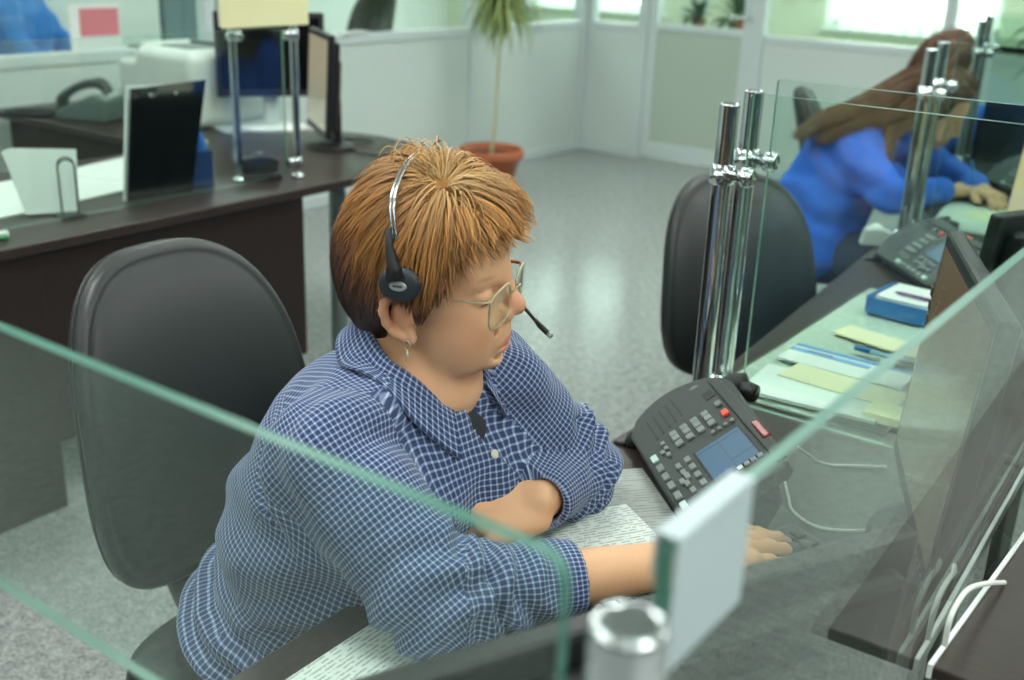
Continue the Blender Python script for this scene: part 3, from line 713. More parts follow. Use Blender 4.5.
# blue desk organiser
og = thing('desk_organiser', 'dark blue desk organiser beside the black upright file', 'organiser', (-2.745, 2.135, .75), R(70))
b_ = MB()
for a in (((0, -.03), (.085, .004)), ((0, .03), (.085, .004)), ((-.04, 0), (.004, .06)), ((.04, 0), (.004, .06)), ((0, 0), (.004, .06))): b_.box((a[0][0], a[0][1], .055), (a[1][0], a[1][1], .11), None, .001)
b_.box((0, 0, .003), (.085, .064, .006)); b_.build('cup', mat('navy plastic', '#27406f', rough=.35), og)
st = thing('stapler', 'bright blue stapler standing in the dark blue organiser', 'stapler', (-2.75, 2.14, .757), R(70))
MB().tube([(.02, 0, .0), (.022, 0, .10), (.012, 0, .15), (-.004, 0, .165)], [.013, .014, .012, .006], 12).build('body', mat('strong blue plastic', '#2b6fc4', rough=.35), st); MB().tube([(.03, 0, .105), (.036, 0, .13)], .006, 8).build('spring', M_silver, st)
# hole punch
hp = thing('hole_punch', 'black two-hole punch near the chrome post on the back left desk', 'hole punch', (-2.69, 2.335, .75), R(60)); hp.scale = (1, 1, 1.3)
MB().box((0, 0, .008), (.13, .085, .016), None, .004).build('base', M_black, hp)
MB().prism([(-.06, .02), (.055, .02), (.06, .05), (.02, .062), (-.06, .055)], -.035, .035, Matrix.Rotation(R(90), 4, 'X') , bev=.006).build('handle', M_blackm, hp)
MB().tube([(0, 0, .055), (0, 0, .066)], [.018, .014], 16).build('knob', M_grey, hp)
# monitors there
monitor('black monitor turned edge-on at the round end of the back left desk', (-2.955, 2.87, .75), R(237), .36, .36, .055, R(-3), screen_mat('greenish beige display', '#8c8f7a', '#9a927a', .9), base_r=.085)
m1 = monitor('dark monitor on white base behind the chrome post, back left', (-3.36, 3.0, .75), R(-36), .42, .32, .13, R(-4), M_dark, body=M_black, base_r=.11)
for ch in m1.children:
    if ch.name.split('.')[0] in ('base', 'neck'): ch.data.materials.clear(); ch.data.materials.append(M_white)
tag(MB().tube(bez([(-3.03, 2.955, .80), (-3.05, 3.02, .757), (-2.93, 3.09, .756), (-2.86, 3.02, .756), (-2.92, 2.95, .757), (-2.80, 2.88, .756), (-2.66, 2.90, .756), (-2.53, 2.84, .756), (-2.478, 2.82, .742), (-2.472, 2.82, .60), (-2.49, 2.83, .35), (-2.5, 2.83, .02)]), .0035, 8).build('monitor_cable', M_dkcable), 'dark cable trailing over the round desk end and down', 'cable')
# papers
sheet('large white sheets spread on the back left desk behind the note holder', (-2.98, 1.72, .7505), R(8), .36, .60, M_plain, t=.004)
sheet('cream edged folder under the white sheets on the back left desk', (-2.86, 1.45, .7505), R(10), .20, .30, M_cream, t=.0035, name='folder', cat='folder')
sheet('white sheet behind the black upright file', (-3.10, 2.10, .7552), R(14), .22, .30, M_plain)
eb = thing('correction_roller', 'small white and green gadget at the left end of the desk edge', 'stationery', (-2.585, 1.395, .75), R(80))
MB().tube([(-.025, 0, .012), (.025, 0, .012)], [.011, .009], 14).build('body', M_plain, eb); MB().tube([(-.03, -.012, .008), (.02, -.012, .008)], .007, 12).build('cap', mat('green plastic', '#4f9a6b', rough=.4), eb)
# fax phone
fx = thing('fax_phone', 'grey desk telephone with handset beside the white printer', 'telephone', (-4.03, 2.66, .75), R(20))
MB().prism([(-.12, 0), (.11, 0), (.11, .09), (.06, .11), (-.12, .035)], -.11, .11, Matrix.Rotation(R(90), 4, 'X'), bev=.008).build('body', mat('grey green plastic', '#5d6f68', rough=.4), fx)
MB().tube(bez([(-.12, -.06, .05), (-.10, -.06, .09), (-.02, -.06, .135), (.07, -.06, .150), (.11, -.06, .115)], 4), [.02, .024, .026, .024, .02, .018, .017, .017, .017, .018, .02, .022, .025, .025, .024, .022, .018], 14).build('handset', mat('dark grey green plastic', '#3c4a46', rough=.3), fx)
MB().tube(bez([(-.12, -.06, .05), (-.16, -.08, .015), (-.26, -.12, .012), (-.36, -.10, .012), (-.30, -.04, .012), (-.16, 0, .012)]), .010, 8).build('cord', M_dkcable, fx)
# printer
pr = thing('printer', 'white laser printer on the desk return by the partition', 'printer', (-3.75, 2.93, .75), R(0))
M_prn = mat('printer white plastic', '#d5ddd6', rough=.4)
f = SDF().box((0, 0, .15), (.24, .20, .15), .045, .01).box((.02, -.02, .31), (.13, .10, .05), .02, .012, sub=True, rot=(R(-12), 0, 0)).box((-.22, -.2, .30), (.12, .10, .06), .02, .02, sub=True)
V, Q = surface(f, (-.3, -.26, -.03), (.3, .26, .36), .008, 3)
np_mesh('case', V, Q, M_prn, pr)
MB().box((.02, -.02, .296), (.20, .13, .006), None, .002).build('output_slot_shade', mat('recess shade grey', '#7d8885', rough=.5), pr)  # grey sheet across the output recess, its shade put into the colour
MB().box((0, -.196, .055), (.36, .014, .075), None, .004).build('paper_drawer', mat('light grey plastic', '#bfc9c4', rough=.4), pr)
MB().box((-.16, -.13, .286), (.09, .05, .012), None, .004).build('control_panel', mat('grey panel', '#8f9b97', rough=.4), pr)
MB().box((.02, .076, .285), (.24, .006, .05)).build('slot_wall_shade', mat('slot shade grey', '#4a5250', rough=.5), pr)  # dark sheet added on the inner wall as the shade in the slot
for k in range(3): MB().tube([(-.185+k*.025, -.13, .29), (-.185+k*.025, -.13, .296)], .006, 10).build('button', M_grey, pr)

# ------------------------------------------------------------------ potted plant
def frond(mb, base, d, length, droop, wd, n=8):
    p = Vector(base); pts = []
    d = Vector(d).normalized()
    for i in range(n+1):
        t = i/n; pts.append(p.copy()); d = (d+Vector((0, 0, -droop/n))).normalized(); p = p+d*(length/n)
    s = Vector((-d.y, d.x, 0)); s = s.normalized() if s.length > 1e-3 else Vector((1, 0, 0)); vs = []; fs = []
    for i, q in enumerate(pts):
        w_ = wd*math.sin(PI*(.12+.86*i/n))
        vs += [q-s*w_+Vector((0, 0, w_*.4)), q, q+s*w_+Vector((0, 0, w_*.4))]
    for i in range(n): fs += [(3*i, 3*i+1, 3*i+4, 3*i+3), (3*i+1, 3*i+2, 3*i+5, 3*i+4)]
    mb.add(vs, fs, 0, True)
M_terra = mat('terracotta plastic', '#b0623f', rough=.5); M_soil = mat('dark soil', '#4a3427', rough=.9, bump=.8, bscale=120, var=.3, vscale=40)
M_leaf = mat('olive green leaf', '#7c8f4e', rough=.5, var=.25, vscale=9)
pl = thing('potted_plant', 'slim tall plant in terracotta pot standing by the corner of the partition', 'plant', (-4.16, 5.50, 0))
MB().lathe([(.0, 0), (.155, 0), (.165, .01), (.215, .235), (.24, .24), (.25, .255), (.248, .30), (.238, .312), (.222, .305), (.212, .262), (0, .262)], 40).build('pot', M_terra, pl)
MB().lathe([(0, .268), (.1, .267), (.214, .262)], 32).build('soil', M_soil, pl)
MB().tube(bez([(0.0, 0, .26), (.02, .01, .5), (.03, .01, .8), (.05, .02, 1.36)]), [.013]*8+[.011]*17, 10).build('stem', mat('pale stem', '#b7b58a', rough=.6), pl)
fo = MB(); pr_ = random.Random(5)
for k in range(190):
    a = pr_.random()*2*PI; e = pr_.uniform(-.1, 1.3)
    frond(fo, (.05+.03*math.cos(a), .02+.03*math.sin(a), 1.30+pr_.random()*.16), (math.cos(a)*math.cos(e), math.sin(a)*math.cos(e), math.sin(e)), pr_.uniform(.25, .46), pr_.uniform(2.2, 4.2), pr_.uniform(.006, .011))
fo.build('foliage', M_leaf, pl); pl.scale = (.83, .83, .84)
# plants on the far window ledge, seen through the door pane and at the top right
M_leafd = mat('dark green leaf', '#47654a', rough=.5, var=.2, vscale=9)
flat_led = struct(MB().box((-3.9, 8.5, .42), (1.5, .3, .84), None, .005).build('trim_30', M_white))
for i, (x, y, z, lab, n, ln) in enumerate(((-4.33, 8.5, .84, 'dark leafy potted plant behind the door pane, the left one', 34, .20), (-3.97, 8.5, .84, 'taller dark potted plant behind the door pane, the right one', 44, .30))):
    q = thing('potted_plant', lab, 'plant', (x, y, z))
    MB().lathe([(0, 0), (.05, 0), (.065, .09), (.07, .1), (.06, .1), (.058, .085), (0, .085)], 20).build('pot', M_terra, q)
    fo = MB(); pr_ = random.Random(i)
    for k in range(n):
        a = pr_.random()*2*PI; e = pr_.uniform(.2, 1.4); frond(fo, (0, 0, .08), (math.cos(a)*math.cos(e), math.sin(a)*math.cos(e), math.sin(e)), ln*pr_.uniform(.7, 1.2), 1.2, .022)
    fo.build('foliage', M_leafd, q)
q = thing('potted_plant', 'broad leafed plant hanging into the top right corner', 'plant', (-1.16, 6.2, 0))
MB().lathe([(0, 0), (.13, 0), (.16, .26), (.175, .27), (.16, .28), (.15, .25), (0, .25)], 28).build('pot', M_terra, q)
MB().tube(bez([(0, 0, .25), (.02, 0, .7), (-.02, .02, 1.25)]), .012, 8).build('stem', M_leafd, q)
fo = MB(); pr_ = random.Random(21)
for k in range(34):
    a = pr_.random()*2*PI; e = pr_.uniform(-.1, 1.1); frond(fo, (-.02, .02, 1.0+pr_.random()*.3), (math.cos(a)*math.cos(e), math.sin(a)*math.cos(e), math.sin(e)), pr_.uniform(.16, .3), 1.6, .035)
fo.build('foliage', M_leafd, q)

# ------------------------------------------------------------------ beyond the left partition
o = MB().box((XL+.007, 3.05, 1.05), (.003, .26, .21)).build('notice', M_plain); tag(o, 'white notice with a pink panel on the glass at the top left', 'notice')
MB().box((XL+.0095, 3.07, 1.075), (.002, .2, .12)).build('pink_panel', mat('pink red print', '#cf7f86', rough=.6), o)
sheet('crumpled white papers on the partition sill behind the monitor', (XL+.02, 4.70, ZS+.009), R(4), .05, .22, M_plain, t=.012, curl=.01)
monitor('grey blue monitor back behind the partition glass above the printer', (-5.0, 3.92, .75), R(0), .40, .34, .10, 0, mat('grey blue screen', '#6f828c', rough=.3), body=mat('dark slate plastic', '#4c5a60', rough=.4))
d3 = thing('desk', 'pale desk in the office behind the left partition', 'desk', (-4.96, 4.0, 0))
MB().prism([(-.27, -1.4), (.27, -1.4), (.27, 1.0), (-.27, 1.0)], .722, .75, bev=.004).build('desktop', M_panel, d3)
for y in (-1.3, .9): MB().box((0, y, .36), (.48, .03, .72), None, .003).build('side_panel', M_panel, d3)
# ------------------------------------------------------------------ chairs
M_leather = mat('black chair leather', '#272d2c', rough=.42, spec=.5, bump=.10, bscale=420)
M_plast = mat('black chair plastic', '#191b1b', rough=.5)
def office_chair(label, loc, rz, bz=.55, bh=.53, bw=.45, lean=R(7), bx=-.235):
    p = thing('office_chair', label, 'chair', loc, rz, 'black office chairs')
    out = []
    for (y, z) in superell(bw, bh, 2.9, 72, 0, 0, .84, 1.03):
        out.append((y, z))
    T = Matrix.Translation((bx, 0, bz+bh/2)) @ Matrix.Rotation(-lean, 4, 'Y')
    cv = lambda y, z: .9*y*y+.35*(z+.08)**2*(-1)+.0
    pad = MB().cushion(out, [(.0, .0), (.5, 0), (.9, .0), (.975, .004), (.99, .012), (.985, .022), (.955, .031), (.93, .033), (.915, .031), (.89, .036), (.75, .046), (.5, .052), (.25, .054), (.01, .055)], T, 0, (0, 0), cv)
    pad.build('backrest', M_leather, p)
    sh = MB().cushion(out, [(.0, -.028), (.5, -.028), (.85, -.024), (.95, -.014), (.985, .0), (.97, .004), (.01, .004)], T, 0, (0, 0), cv); sh.build('back_shell', M_plast, p)
    so = superell(.48, .46, 3.4, 60)
    S = Matrix.Translation((.03, 0, .43)) @ Matrix(((0, 1, 0, 0), (1, 0, 0, 0), (0, 0, 1, 0), (0, 0, 0, 1))) @ Matrix(((0, 1, 0, 0), (0, 0, 1, 0), (1, 0, 0, 0), (0, 0, 0, 1)))
    st = MB().cushion(so, [(.01, -.02), (.9, -.02), (.98, -.005), (1, .015), (.98, .035), (.94, .045), (.7, .055), (.01, .05)], S, 0, (0, 0)); st.build('seat', M_leather, p)
    br = MB().tube(bez([(-.05, 0, .40), (-.20, 0, .395), (bx-.045, 0, .45), (bx-.055, 0, .56), (bx-.05, 0, .72)]), .016, 12, flat=2.2); br.build('back_bracket', M_plast, p)
    MB().box((0, 0, .385), (.24, .20, .04), None, .01).build('mechanism', M_plast, p)
    MB().lathe([(.026, .1), (.026, .26), (.018, .26), (.018, .37)], 20).build('gas_column', M_plast, p)
    MB().tube([(.03, -.14, .385), (.03, -.25, .375)], [.006, .009], 10).build('height_lever', M_plast, p)
    hb = MB().lathe([(0, .06), (.045, .06), (.045, .12), (0, .12)], 20).build('hub', M_plast, p)
    for k in range(5):
        a = R(72*k+20); d = Vector((math.cos(a), math.sin(a), 0))
        MB().tube([d*.03+Vector((0, 0, .095)), d*.18+Vector((0, 0, .085)), d*.30+Vector((0, 0, .07))], [.024, .02, .016], 12).build('leg', M_plast, p)
        c = MB()
        for s in (-1, 1):
            q = Vector((-d.y, d.x, 0))*s*.014+d*.30
            c.lathe([(.006, -.009), (.024, -.009), (.026, 0), (.024, .009), (.006, .009)], 18, Matrix.Translation((q.x, q.y, .0265)) @ Vector((-d.y, d.x, 0)).to_track_quat('Z', 'Y').to_matrix().to_4x4())
        c.tube([d*.30+Vector((0, 0, .03)), d*.30+Vector((0, 0, .075))], .008, 8); c.build('caster', M_plast, p)
    return p
CH1 = office_chair('large black office chair behind the near woman', (-1.095, .985, -.0), R(0), .520, .535)
CH2 = copy_tree(CH1, None, (-.885, 2.29, -.0), R(-33), 'empty black office chair behind the two chrome posts'); CH2.scale = (1, 1, .945)
CH3 = copy_tree(CH1, None, (-1.225, 3.88, 0), R(20), 'black office chair seen edge-on behind the blue jacket worker')

# ------------------------------------------------------------------ cloth and skin materials
def gingham(name, period=.0069):
    m = bpy.data.materials.new(name); m.use_nodes = True; nt = m.node_tree; N = nt.nodes; L = nt.links; b = N['Principled BSDF']
    b.inputs['Roughness'].default_value = .85; b.inputs['Specular IOR Level'].default_value = .2; b.inputs['Sheen Weight'].default_value = .15
    uv = N.new('ShaderNodeUVMap'); uv.uv_map = 'cloth'; sp = N.new('ShaderNodeSeparateXYZ'); L.new(uv.outputs[0], sp.inputs[0])
    def line(sock):
        a = N.new('ShaderNodeMath'); a.operation = 'MULTIPLY'; a.inputs[1].default_value = 1/period; L.new(sock, a.inputs[0])
        f = N.new('ShaderNodeMath'); f.operation = 'FRACT'; L.new(a.outputs[0], f.inputs[0])
        s = N.new('ShaderNodeMath'); s.operation = 'SUBTRACT'; s.inputs[1].default_value = .5; L.new(f.outputs[0], s.inputs[0])
        q = N.new('ShaderNodeMath'); q.operation = 'ABSOLUTE'; L.new(s.outputs[0], q.inputs[0])
        r = N.new('ShaderNodeMapRange'); r.inputs[1].default_value = .10; r.inputs[2].default_value = .19; r.inputs[3].default_value = 1; r.inputs[4].default_value = 0
        L.new(q.outputs[0], r.inputs[0]); return r.outputs[0]
    a, c = line(sp.outputs[0]), line(sp.outputs[1])
    sm = N.new('ShaderNodeMath'); sm.operation = 'ADD'; L.new(a, sm.inputs[0]); L.new(c, sm.inputs[1])
    hf = N.new('ShaderNodeMath'); hf.operation = 'MULTIPLY'; hf.inputs[1].default_value = .5; L.new(sm.outputs[0], hf.inputs[0])
    cr = N.new('ShaderNodeValToRGB'); e = cr.color_ramp.elements
    e[0].position = 0; e[0].color = srgb('#323f62'); e[1].position = 1; e[1].color = srgb('#b4c1d2')
    x = cr.color_ramp.elements.new(.5); x.color = srgb('#7486a8')
    L.new(hf.outputs[0], cr.inputs[0]); L.new(cr.outputs[0], b.inputs['Base Color']); return m
M_shirt = gingham('navy and white small check cotton')
M_skin = mat('skin', '#d49a74', rough=.52, spec=.35, sss=.12, vcol='tone', bump=.06, bscale=260)
M_trs = mat('dark trousers', '#23282b', rough=.85)
M_shoe = mat('black shoe', '#151515', rough=.4)

def frame(o, x, z):
    x = Vector(x).normalized(); z = Vector(z); y = z.cross(x).normalized(); z = x.cross(y)
    return Matrix(((x.x, y.x, z.x, o[0]), (x.y, y.y, z.y, o[1]), (x.z, y.z, z.z, o[2]), (0, 0, 0, 1)))
HF = Matrix(((.934, -.357, -.003, 0), (.357, .933, -.046, 0), (.02, .042, .999, 0), (0, 0, 0, 1)))
Mh = Matrix.Translation((-.8223, .9664, 1.1145)) @ HF @ Matrix.Scale(1.024, 4)

def head_sdf(s, M, old=True, ears=True):
    A = lambda c, r, k=.02, **kw: s.ell(c, r, k, M, **kw)
    A((-.004, 0, .034), (.089, .075, .087)); A((-.038, 0, .010), (.055, .066, .068))
    A((.035, 0, -.02), (.056, .063, .085), .03); A((.036, 0, -.062), (.054, .056, .042), .02)
    A((.05, 0, .045), (.045, .060, .05), .02)
    A((.076, 0, -.090), (.015, .022, .014), .02)
    for y in (-1, 1): pass
    if old:
        A((.032, 0, -.084), (.050, .046, .026), .02)
        for y in (-1, 1): A((.050, y*.042, -.070), (.032, .019, .028), .018); A((.058, y*.037, -.042), (.032, .025, .028), .02)
    for y in (-1, 1):
        s.cap((.086, y*.010, .015), (.072, y*.046, .016), .0085, .007, .018, M)
        A((.102, y*.034, -.006), (.0145, .018, .012), .012, sub=True)
        A((.0750, y*.0345, -.0045), (.0150, .0180, .0130), .003)
    # nose
    s.cap((.089, 0, .012), (.1080, 0, -.020), .0078, .0095, .014, M); A((.1088, 0, -.0250), (.0105, .0108, .0098), .008)
    for y in (-1, 1): A((.098, y*.0125, -.032), (.011, .0075, .0085), .006)
    for y in (-1, 1): A((.103, y*.0065, -.0400), (.0045, .0038, .005), .003, sub=True)
    # mouth
    A((.0845, 0, -.054), (.015, .030, .024), .014)
    A((.0905, 0, -.0670), (.0100, .021, .0050), .006); A((.0895, 0, -.0765), (.0100, .018, .0058), .006)
    A((.106, 0, -.0720), (.016, .021, .0013), .0025, sub=True)
    A((.088, 0, -.087), (.010, .016, .004), .008, sub=True)
    if old:      # folds beside nose and mouth
        for y in (-1, 1):
            s.chain([(.095, y*.020, -.028), (.088, y*.029, -.048), (.079, y*.033, -.068)], [.0016, .0022, .0014], .008, M, True)
    A((.055, 0, -.1470), (.075, .095, .040), .018, sub=True)
    if ears:
        for y in (-1, 1):
            pts = []
            for k in range(10):
                a = R(-75+k*29); pts.append((-.002-.0175*math.cos(a)-.006*math.sin(a), y*(.077+.010*(1+math.cos(a))*.5), -.020+.025*math.sin(a)))
            A((.0, y*.075, -.020), (.016, .009, .024), .006)
            s.chain(pts, [.0042, .0048, .005, .005, .005, .0052, .0052, .005, .0045, .004], .004, M)
            A((.007, y*.0785, -.045), (.0080, .0052, .0090), .006)
            A((.004, y*.086, -.019), (.0085, .007, .0125), .004, sub=True)
            A((.014, y*.081, -.022), (.0038, .004, .007), .003)

def hand(s, M, curl, side=1, spread=1., thumb=None, k=.006, sc=1.):
    """x to the fingers, z out of the back of the hand, thumb on +y*side; curl = bend per joint for each finger"""
    s.box((.043*sc, 0, -.001), (.047*sc, .038*sc, .0125*sc), .012*sc, .012, M, rot=(0, 0, 0))
    s.ell((.02*sc, side*.024*sc, -.008*sc), (.034*sc, .018*sc, .015*sc), .012, M)
    s.ell((.03*sc, -side*.022*sc, -.006*sc), (.036*sc, .015*sc, .014*sc), .012, M)
    root = [(.086, .029, .003, .040), (.091, .010, .005, .045), (.088, -.010, .004, .041), (.080, -.029, 0, .032)]
    for i, (x, y, z, l) in enumerate(root):
        c = curl[i]; d = Vector((1, side*y*3.0*spread, 0)).normalized(); an = 0; p = Vector((x*sc-.012, side*y*sc, z*sc)); pts = [p.copy()]; rs = [.0098*sc]
        p = Vector((x*sc, side*y*sc, z*sc)); pts.append(p.copy()); rs.append(.0095*sc)
        for j, q in enumerate((1, .68, .52)):
            an += c[j]; v = Vector((d.x*math.cos(an), d.y*math.cos(an), -math.sin(an))); p = p+v*l*q*sc; pts.append(p.copy()); rs.append((.0088, .0080, .0066)[j]*sc*(1 if i < 3 else .88))
        s.chain(pts, rs, k, M)
        s.ell((x*sc, side*y*sc, (z+.004)*sc), (.011*sc, .009*sc, .008*sc), .008, M)
    t = thumb or [(.012, .030, -.006), (.040, .052, -.010), (.066, .058, -.012), (.088, .056, -.014)]
    s.chain([(a*sc, side*b*sc, c_*sc) for a, b, c_ in t], [.0135*sc, .0115*sc, .0100*sc, .0078*sc], k, M)

# ------------------------------------------------------------------ the near woman
RS, RE, RW = (-.815, .79, .945), (-.665, .80, .815), (-.497, 1.065, .802)
LS, LE, LW = (-.800, 1.078, .955), (-.735, 1.188, .803), (-.693, 1.035, .828)
MhR = frame(RW, (.40, .91, -.03), (.05, .0, 1)); MhL = frame(LW, (-.34, -.93, -.02), (.52, -.42, .74))
body = SDF()
head_sdf(body, Mh)
body.cap((-.875, .945, .97), (-.842, .958, 1.075), .060, .050, .025)
body.ell((-.805, .965, .978), (.052, .07, .05), .025)
body.ell((-.865, .95, .87), (.095, .15, .115), .04); body.ell((-.93, .945, .72), (.13, .165, .16), .04); body.ell((-1.02, .935, .57), (.14, .18, .10), .04)
body.cap(RS, RE, .05, .044, .02); body.cap(LS, LE, .05, .044, .02)
body.cap(RE, RW, .042, .0265, .02); body.cap(LE, LW, .042, .0265, .02)
hand(body, MhR, [(.16, .22, .18), (.14, .20, .18), (.16, .22, .18), (.20, .24, .2)], 1, .8, [(.012, .028, -.006), (.040, .046, -.016), (.066, .050, -.022), (.088, .046, -.026)])
hand(body, MhL, [(.95, .85, .5), (1.0, .9, .5), (1.05, .95, .55), (1.1, 1.0, .6)], -1, .9, [(.012, .028, -.008), (.036, .036, -.026), (.058, .028, -.034), (.076, .016, -.036)])
for y in (.845, 1.03):
    body.cap((-1.0, y, .54), (-.60, y-.02, .53), .072, .055, .03); body.cap((-.60, y-.02, .53), (-.58, y-.02, .10), .05, .035, .02); body.cap((-.60, y-.02, .045), (-.47, y-.02, .035), .033, .026, .02)
V, Q = surface(body, (-1.25, .55, -.01), (-.3, 1.45, 1.32), .0026, 5)
# skin tones and the painted shade of the lid crease
Mi = np.array(Mh.inverted()); Lh = V @ Mi[:3, :3].T+Mi[:3, 3]
tone = np.tile(np.array(srgb('#dbad86')[:3]), (len(V), 1))
def blend(msk, col):
    global tone
    tone = tone*(1-msk[:, None])+np.array(srgb(col)[:3])*msk[:, None]
def spot(c, r, pw=1., P=None):
    q = ((P if P is not None else Lh)-np.array(c))/np.array(r); return np.clip(1-np.sqrt((q*q).sum(1)), 0, 1)**pw
blend(np.clip(noise3(V, 45, 2)*.5+.2, 0, .35), '#d69f78')
for y in (-1, 1):
    blend(spot((.06, y*.05, -.045), (.05, .03, .035))*.5, '#d6906f')
    blend(np.clip(spot((.0820, y*.034, .0195), (.014, .026, .0040))*2.2, 0, 1)*.4, '#8d6244')
    lash = np.clip(1-np.abs(Lh[:, 2]+.0098+.14*(np.abs(Lh[:, 1])-.033)**2*60)/.0020, 0, 1)*(np.abs(np.abs(Lh[:, 1])-.0335) < .0145)*(Lh[:, 0] > .070); blend(lash*.95, '#3a241b')
    blend(spot((.08, y*.034, -.022), (.02, .02, .008))*.4, '#bd8363'); blend(np.clip(1-np.abs(Lh[:, 2]-.0065+5*(np.abs(Lh[:, 1])-.0345)**2)/.0012, 0, 1)*(np.abs(np.abs(Lh[:, 1])-.0345) < .015)*(Lh[:, 0] > .066)*.5, '#8a5a42')  # thin dark line puts the lid crease shade into the skin colour
    blend(np.clip(spot((-.008, y*.085, -.012), (.03, .02, .04))*1.3, 0, 1)*.5, '#d98c6d')
blend(np.clip(spot((.112, 0, -.022), (.022, .022, .022))*1.4, 0, 1)*.45, '#d78b74')
blend(np.clip(spot((.103, 0, -.0665), (.022, .024, .0065))*2.6, 0, 1)*.8, '#b56a62'); blend(np.clip(spot((.101, 0, -.0775), (.02, .020, .0075))*2.6, 0, 1)*.8, '#bb7069')
mth = np.clip(1-np.abs(Lh[:, 2]+.0720)/.0016, 0, 1)*(np.abs(Lh[:, 1]) < .02)*(Lh[:, 0] > .085); blend(mth*.7, '#6d3533')
def nails(M, side):
    pass
person = np_mesh('person', V, Q, M_skin, None, tone)
tag(person, 'woman in blue check shirt with short reddish hair, headset and glasses, leaning on desk', 'person')

# shirt
AX0, AX1 = np.array((-1.03, .935, .50)), np.array((-.83, .95, 1.03))
def torso_parts(s, g=0.):
    s.ell((-.865, .95, .875), (.130+g, .183+g, .132+g), .05)
    s.ell((-.915, .945, .76), (.165+g, .195+g, .17+g), .06)
    s.ell((-.985, .935, .605), (.168+g, .200+g, .135+g), .05)
    s.ell((-.80, .875, .835), (.075+g, .085+g, .085+g), .05); s.ell((-.79, 1.03, .835), (.075+g, .085+g, .085+g), .05)
    s.cap((-.835, .86, .962), (-.82, 1.04, .962), .052+g, .052+g, .05)
    s.ell((-.895, .94, .90), (.088+g, .14+g, .10+g), .05)
    return s
tor = torso_parts(SDF())
Rcuff = tuple(Vector(RE).lerp(Vector(RW), .50)); Lcuff = tuple(Vector(LE).lerp(Vector(LW), .90))
aR = SDF().cap(RS, RE, .069, .066, .02); fR = SDF().cap(RE, Rcuff, .066, .047, .02)
aL = SDF().cap(LS, LE, .064, .060, .02); fL = SDF().cap(LE, Lcuff, .060, .046, .02)
shirt = torso_parts(SDF())
shirt.cap(RS, RE, .069, .066, .04).cap(LS, LE, .064, .060, .03).cap(RE, Rcuff, .066, .047, .012).cap(LE, Lcuff, .060, .042, .012)
slv = SDF().cap(RS, RE, .069, .063, .01).cap(LS, LE, .064, .060, .01).cap(RE, Rcuff, .063, .045, .012).cap(LE, Lcuff, .060, .042, .012)
def cut(f):
    """open cuffs, hem and neck"""
    cr = []
    for e, c, rad in ((RE, Rcuff, .036), (LE, Lcuff, .032)):
        e, c = np.array(e), np.array(c); d = (c-e)/np.linalg.norm(c-e); cr.append((c, d, rad))
    def g(P):
        st = tor(P); v = slv(P)
        for c, d, rad in cr:
            t = (P-c) @ d; r0 = np.sqrt(np.maximum(((P-c)**2).sum(1)-t*t, 0)); near = np.sqrt(((P-c)**2).sum(1)) < .1
            v = np.where(near, np.maximum(v, t-.012), v)
            rr = np.sqrt(np.maximum(((P-c)**2).sum(1)-t*t, 0)); inner = np.maximum(rr-rad, -(t+.014))
            v = np.where(near, np.maximum(v, -inner), v)
        h_ = np.clip(.5+.5*(v-st)/.035, 0, 1); v = st*h_+v*(1-h_)-.035*h_*(1-h_)
        ax = (P-AX0) @ np.array((-.05, 0, 1.)); v = np.maximum(v, -(ax-.04))            # hem
        nk = np.array((-.848, .952, 1.000)); nd = np.array((.42, .10, .902)); q = P-nk; t = q @ nd
        rr = np.sqrt(np.maximum((q*q).sum(1)-t*t, 0)); v = np.maximum(v, -np.maximum(rr-.060, -(t+.03)))
        # open front below the collar
        vc = np.array((-.742, .985, .985)); q = (P-vc); d1 = np.abs(q @ np.array((-.25, .968, 0)))-(.004+.24*np.clip(P[:, 2]-.925, 0, .1)); v = np.maximum(v, -np.maximum.reduce([d1, .925-P[:, 2], -(P[:, 0]+.83)]))
        return v
    return g
def folds(V, F):
    """cloth creases: rings round the bent elbows, slack at the waist, pulls from the armpits"""
    d = np.zeros(len(V))
    def seg(a, b):
        a, b = np.array(a), np.array(b); ab = b-a; L = np.linalg.norm(ab); t = (V-a) @ (ab/L); rr = np.linalg.norm(V-a-np.clip(t, 0, L)[:, None]*(ab/L), axis=1); return t, L, rr
    for (S, E_, Cf, sd) in ((RS, RE, Rcuff, 1), (LS, LE, Lcuff, 5)):
        t, L, rr = seg(S, E_); m = np.exp(-((t-L)/.075)**2)*(rr < .1)
        d += m*.0072*np.sin(t*150+3.0*noise3(V, 16, sd))*np.clip(.6+noise3(V, 11, sd+1), 0, 1.4)
        t2, L2, r2_ = seg(E_, Cf); m2 = np.exp(-((t2-L2*.35)/.07)**2)*(r2_ < .09)*(t2 > 0)
        d += m2*.0072*np.sin(t2*170+3.5*noise3(V, 18, sd+2))*np.clip(.6+noise3(V, 12, sd+3), 0, 1.4)
        t3, L3, r3 = seg(S, E_); m3 = np.exp(-((t3-.0)/.06)**2)*(r3 < .12); d += m3*.0068*np.sin(V[:, 0]*95+V[:, 2]*60+3*noise3(V, 13, sd+4))
    ax = (V-AX0) @ ((AX1-AX0)/np.linalg.norm(AX1-AX0))
    m = np.exp(-((ax-.10)/.10)**2); d += m*.0088*np.sin(ax*125+V[:, 1]*10+3.6*noise3(V, 9, 21))
    m = np.exp(-((ax-.30)/.12)**2); d += m*.0055*np.sin(ax*70-V[:, 0]*60+4*noise3(V, 8, 31))
    d += .0022*noise3(V, 22, 41)+.0042*np.abs(noise3(V, 11, 44))+.0012*noise3(V, 45, 42)
    return d
gs = cut(shirt)
V, Q = surface(gs, (-1.25, .55, .5), (-.4, 1.45, 1.14), .0040, 5, 0)
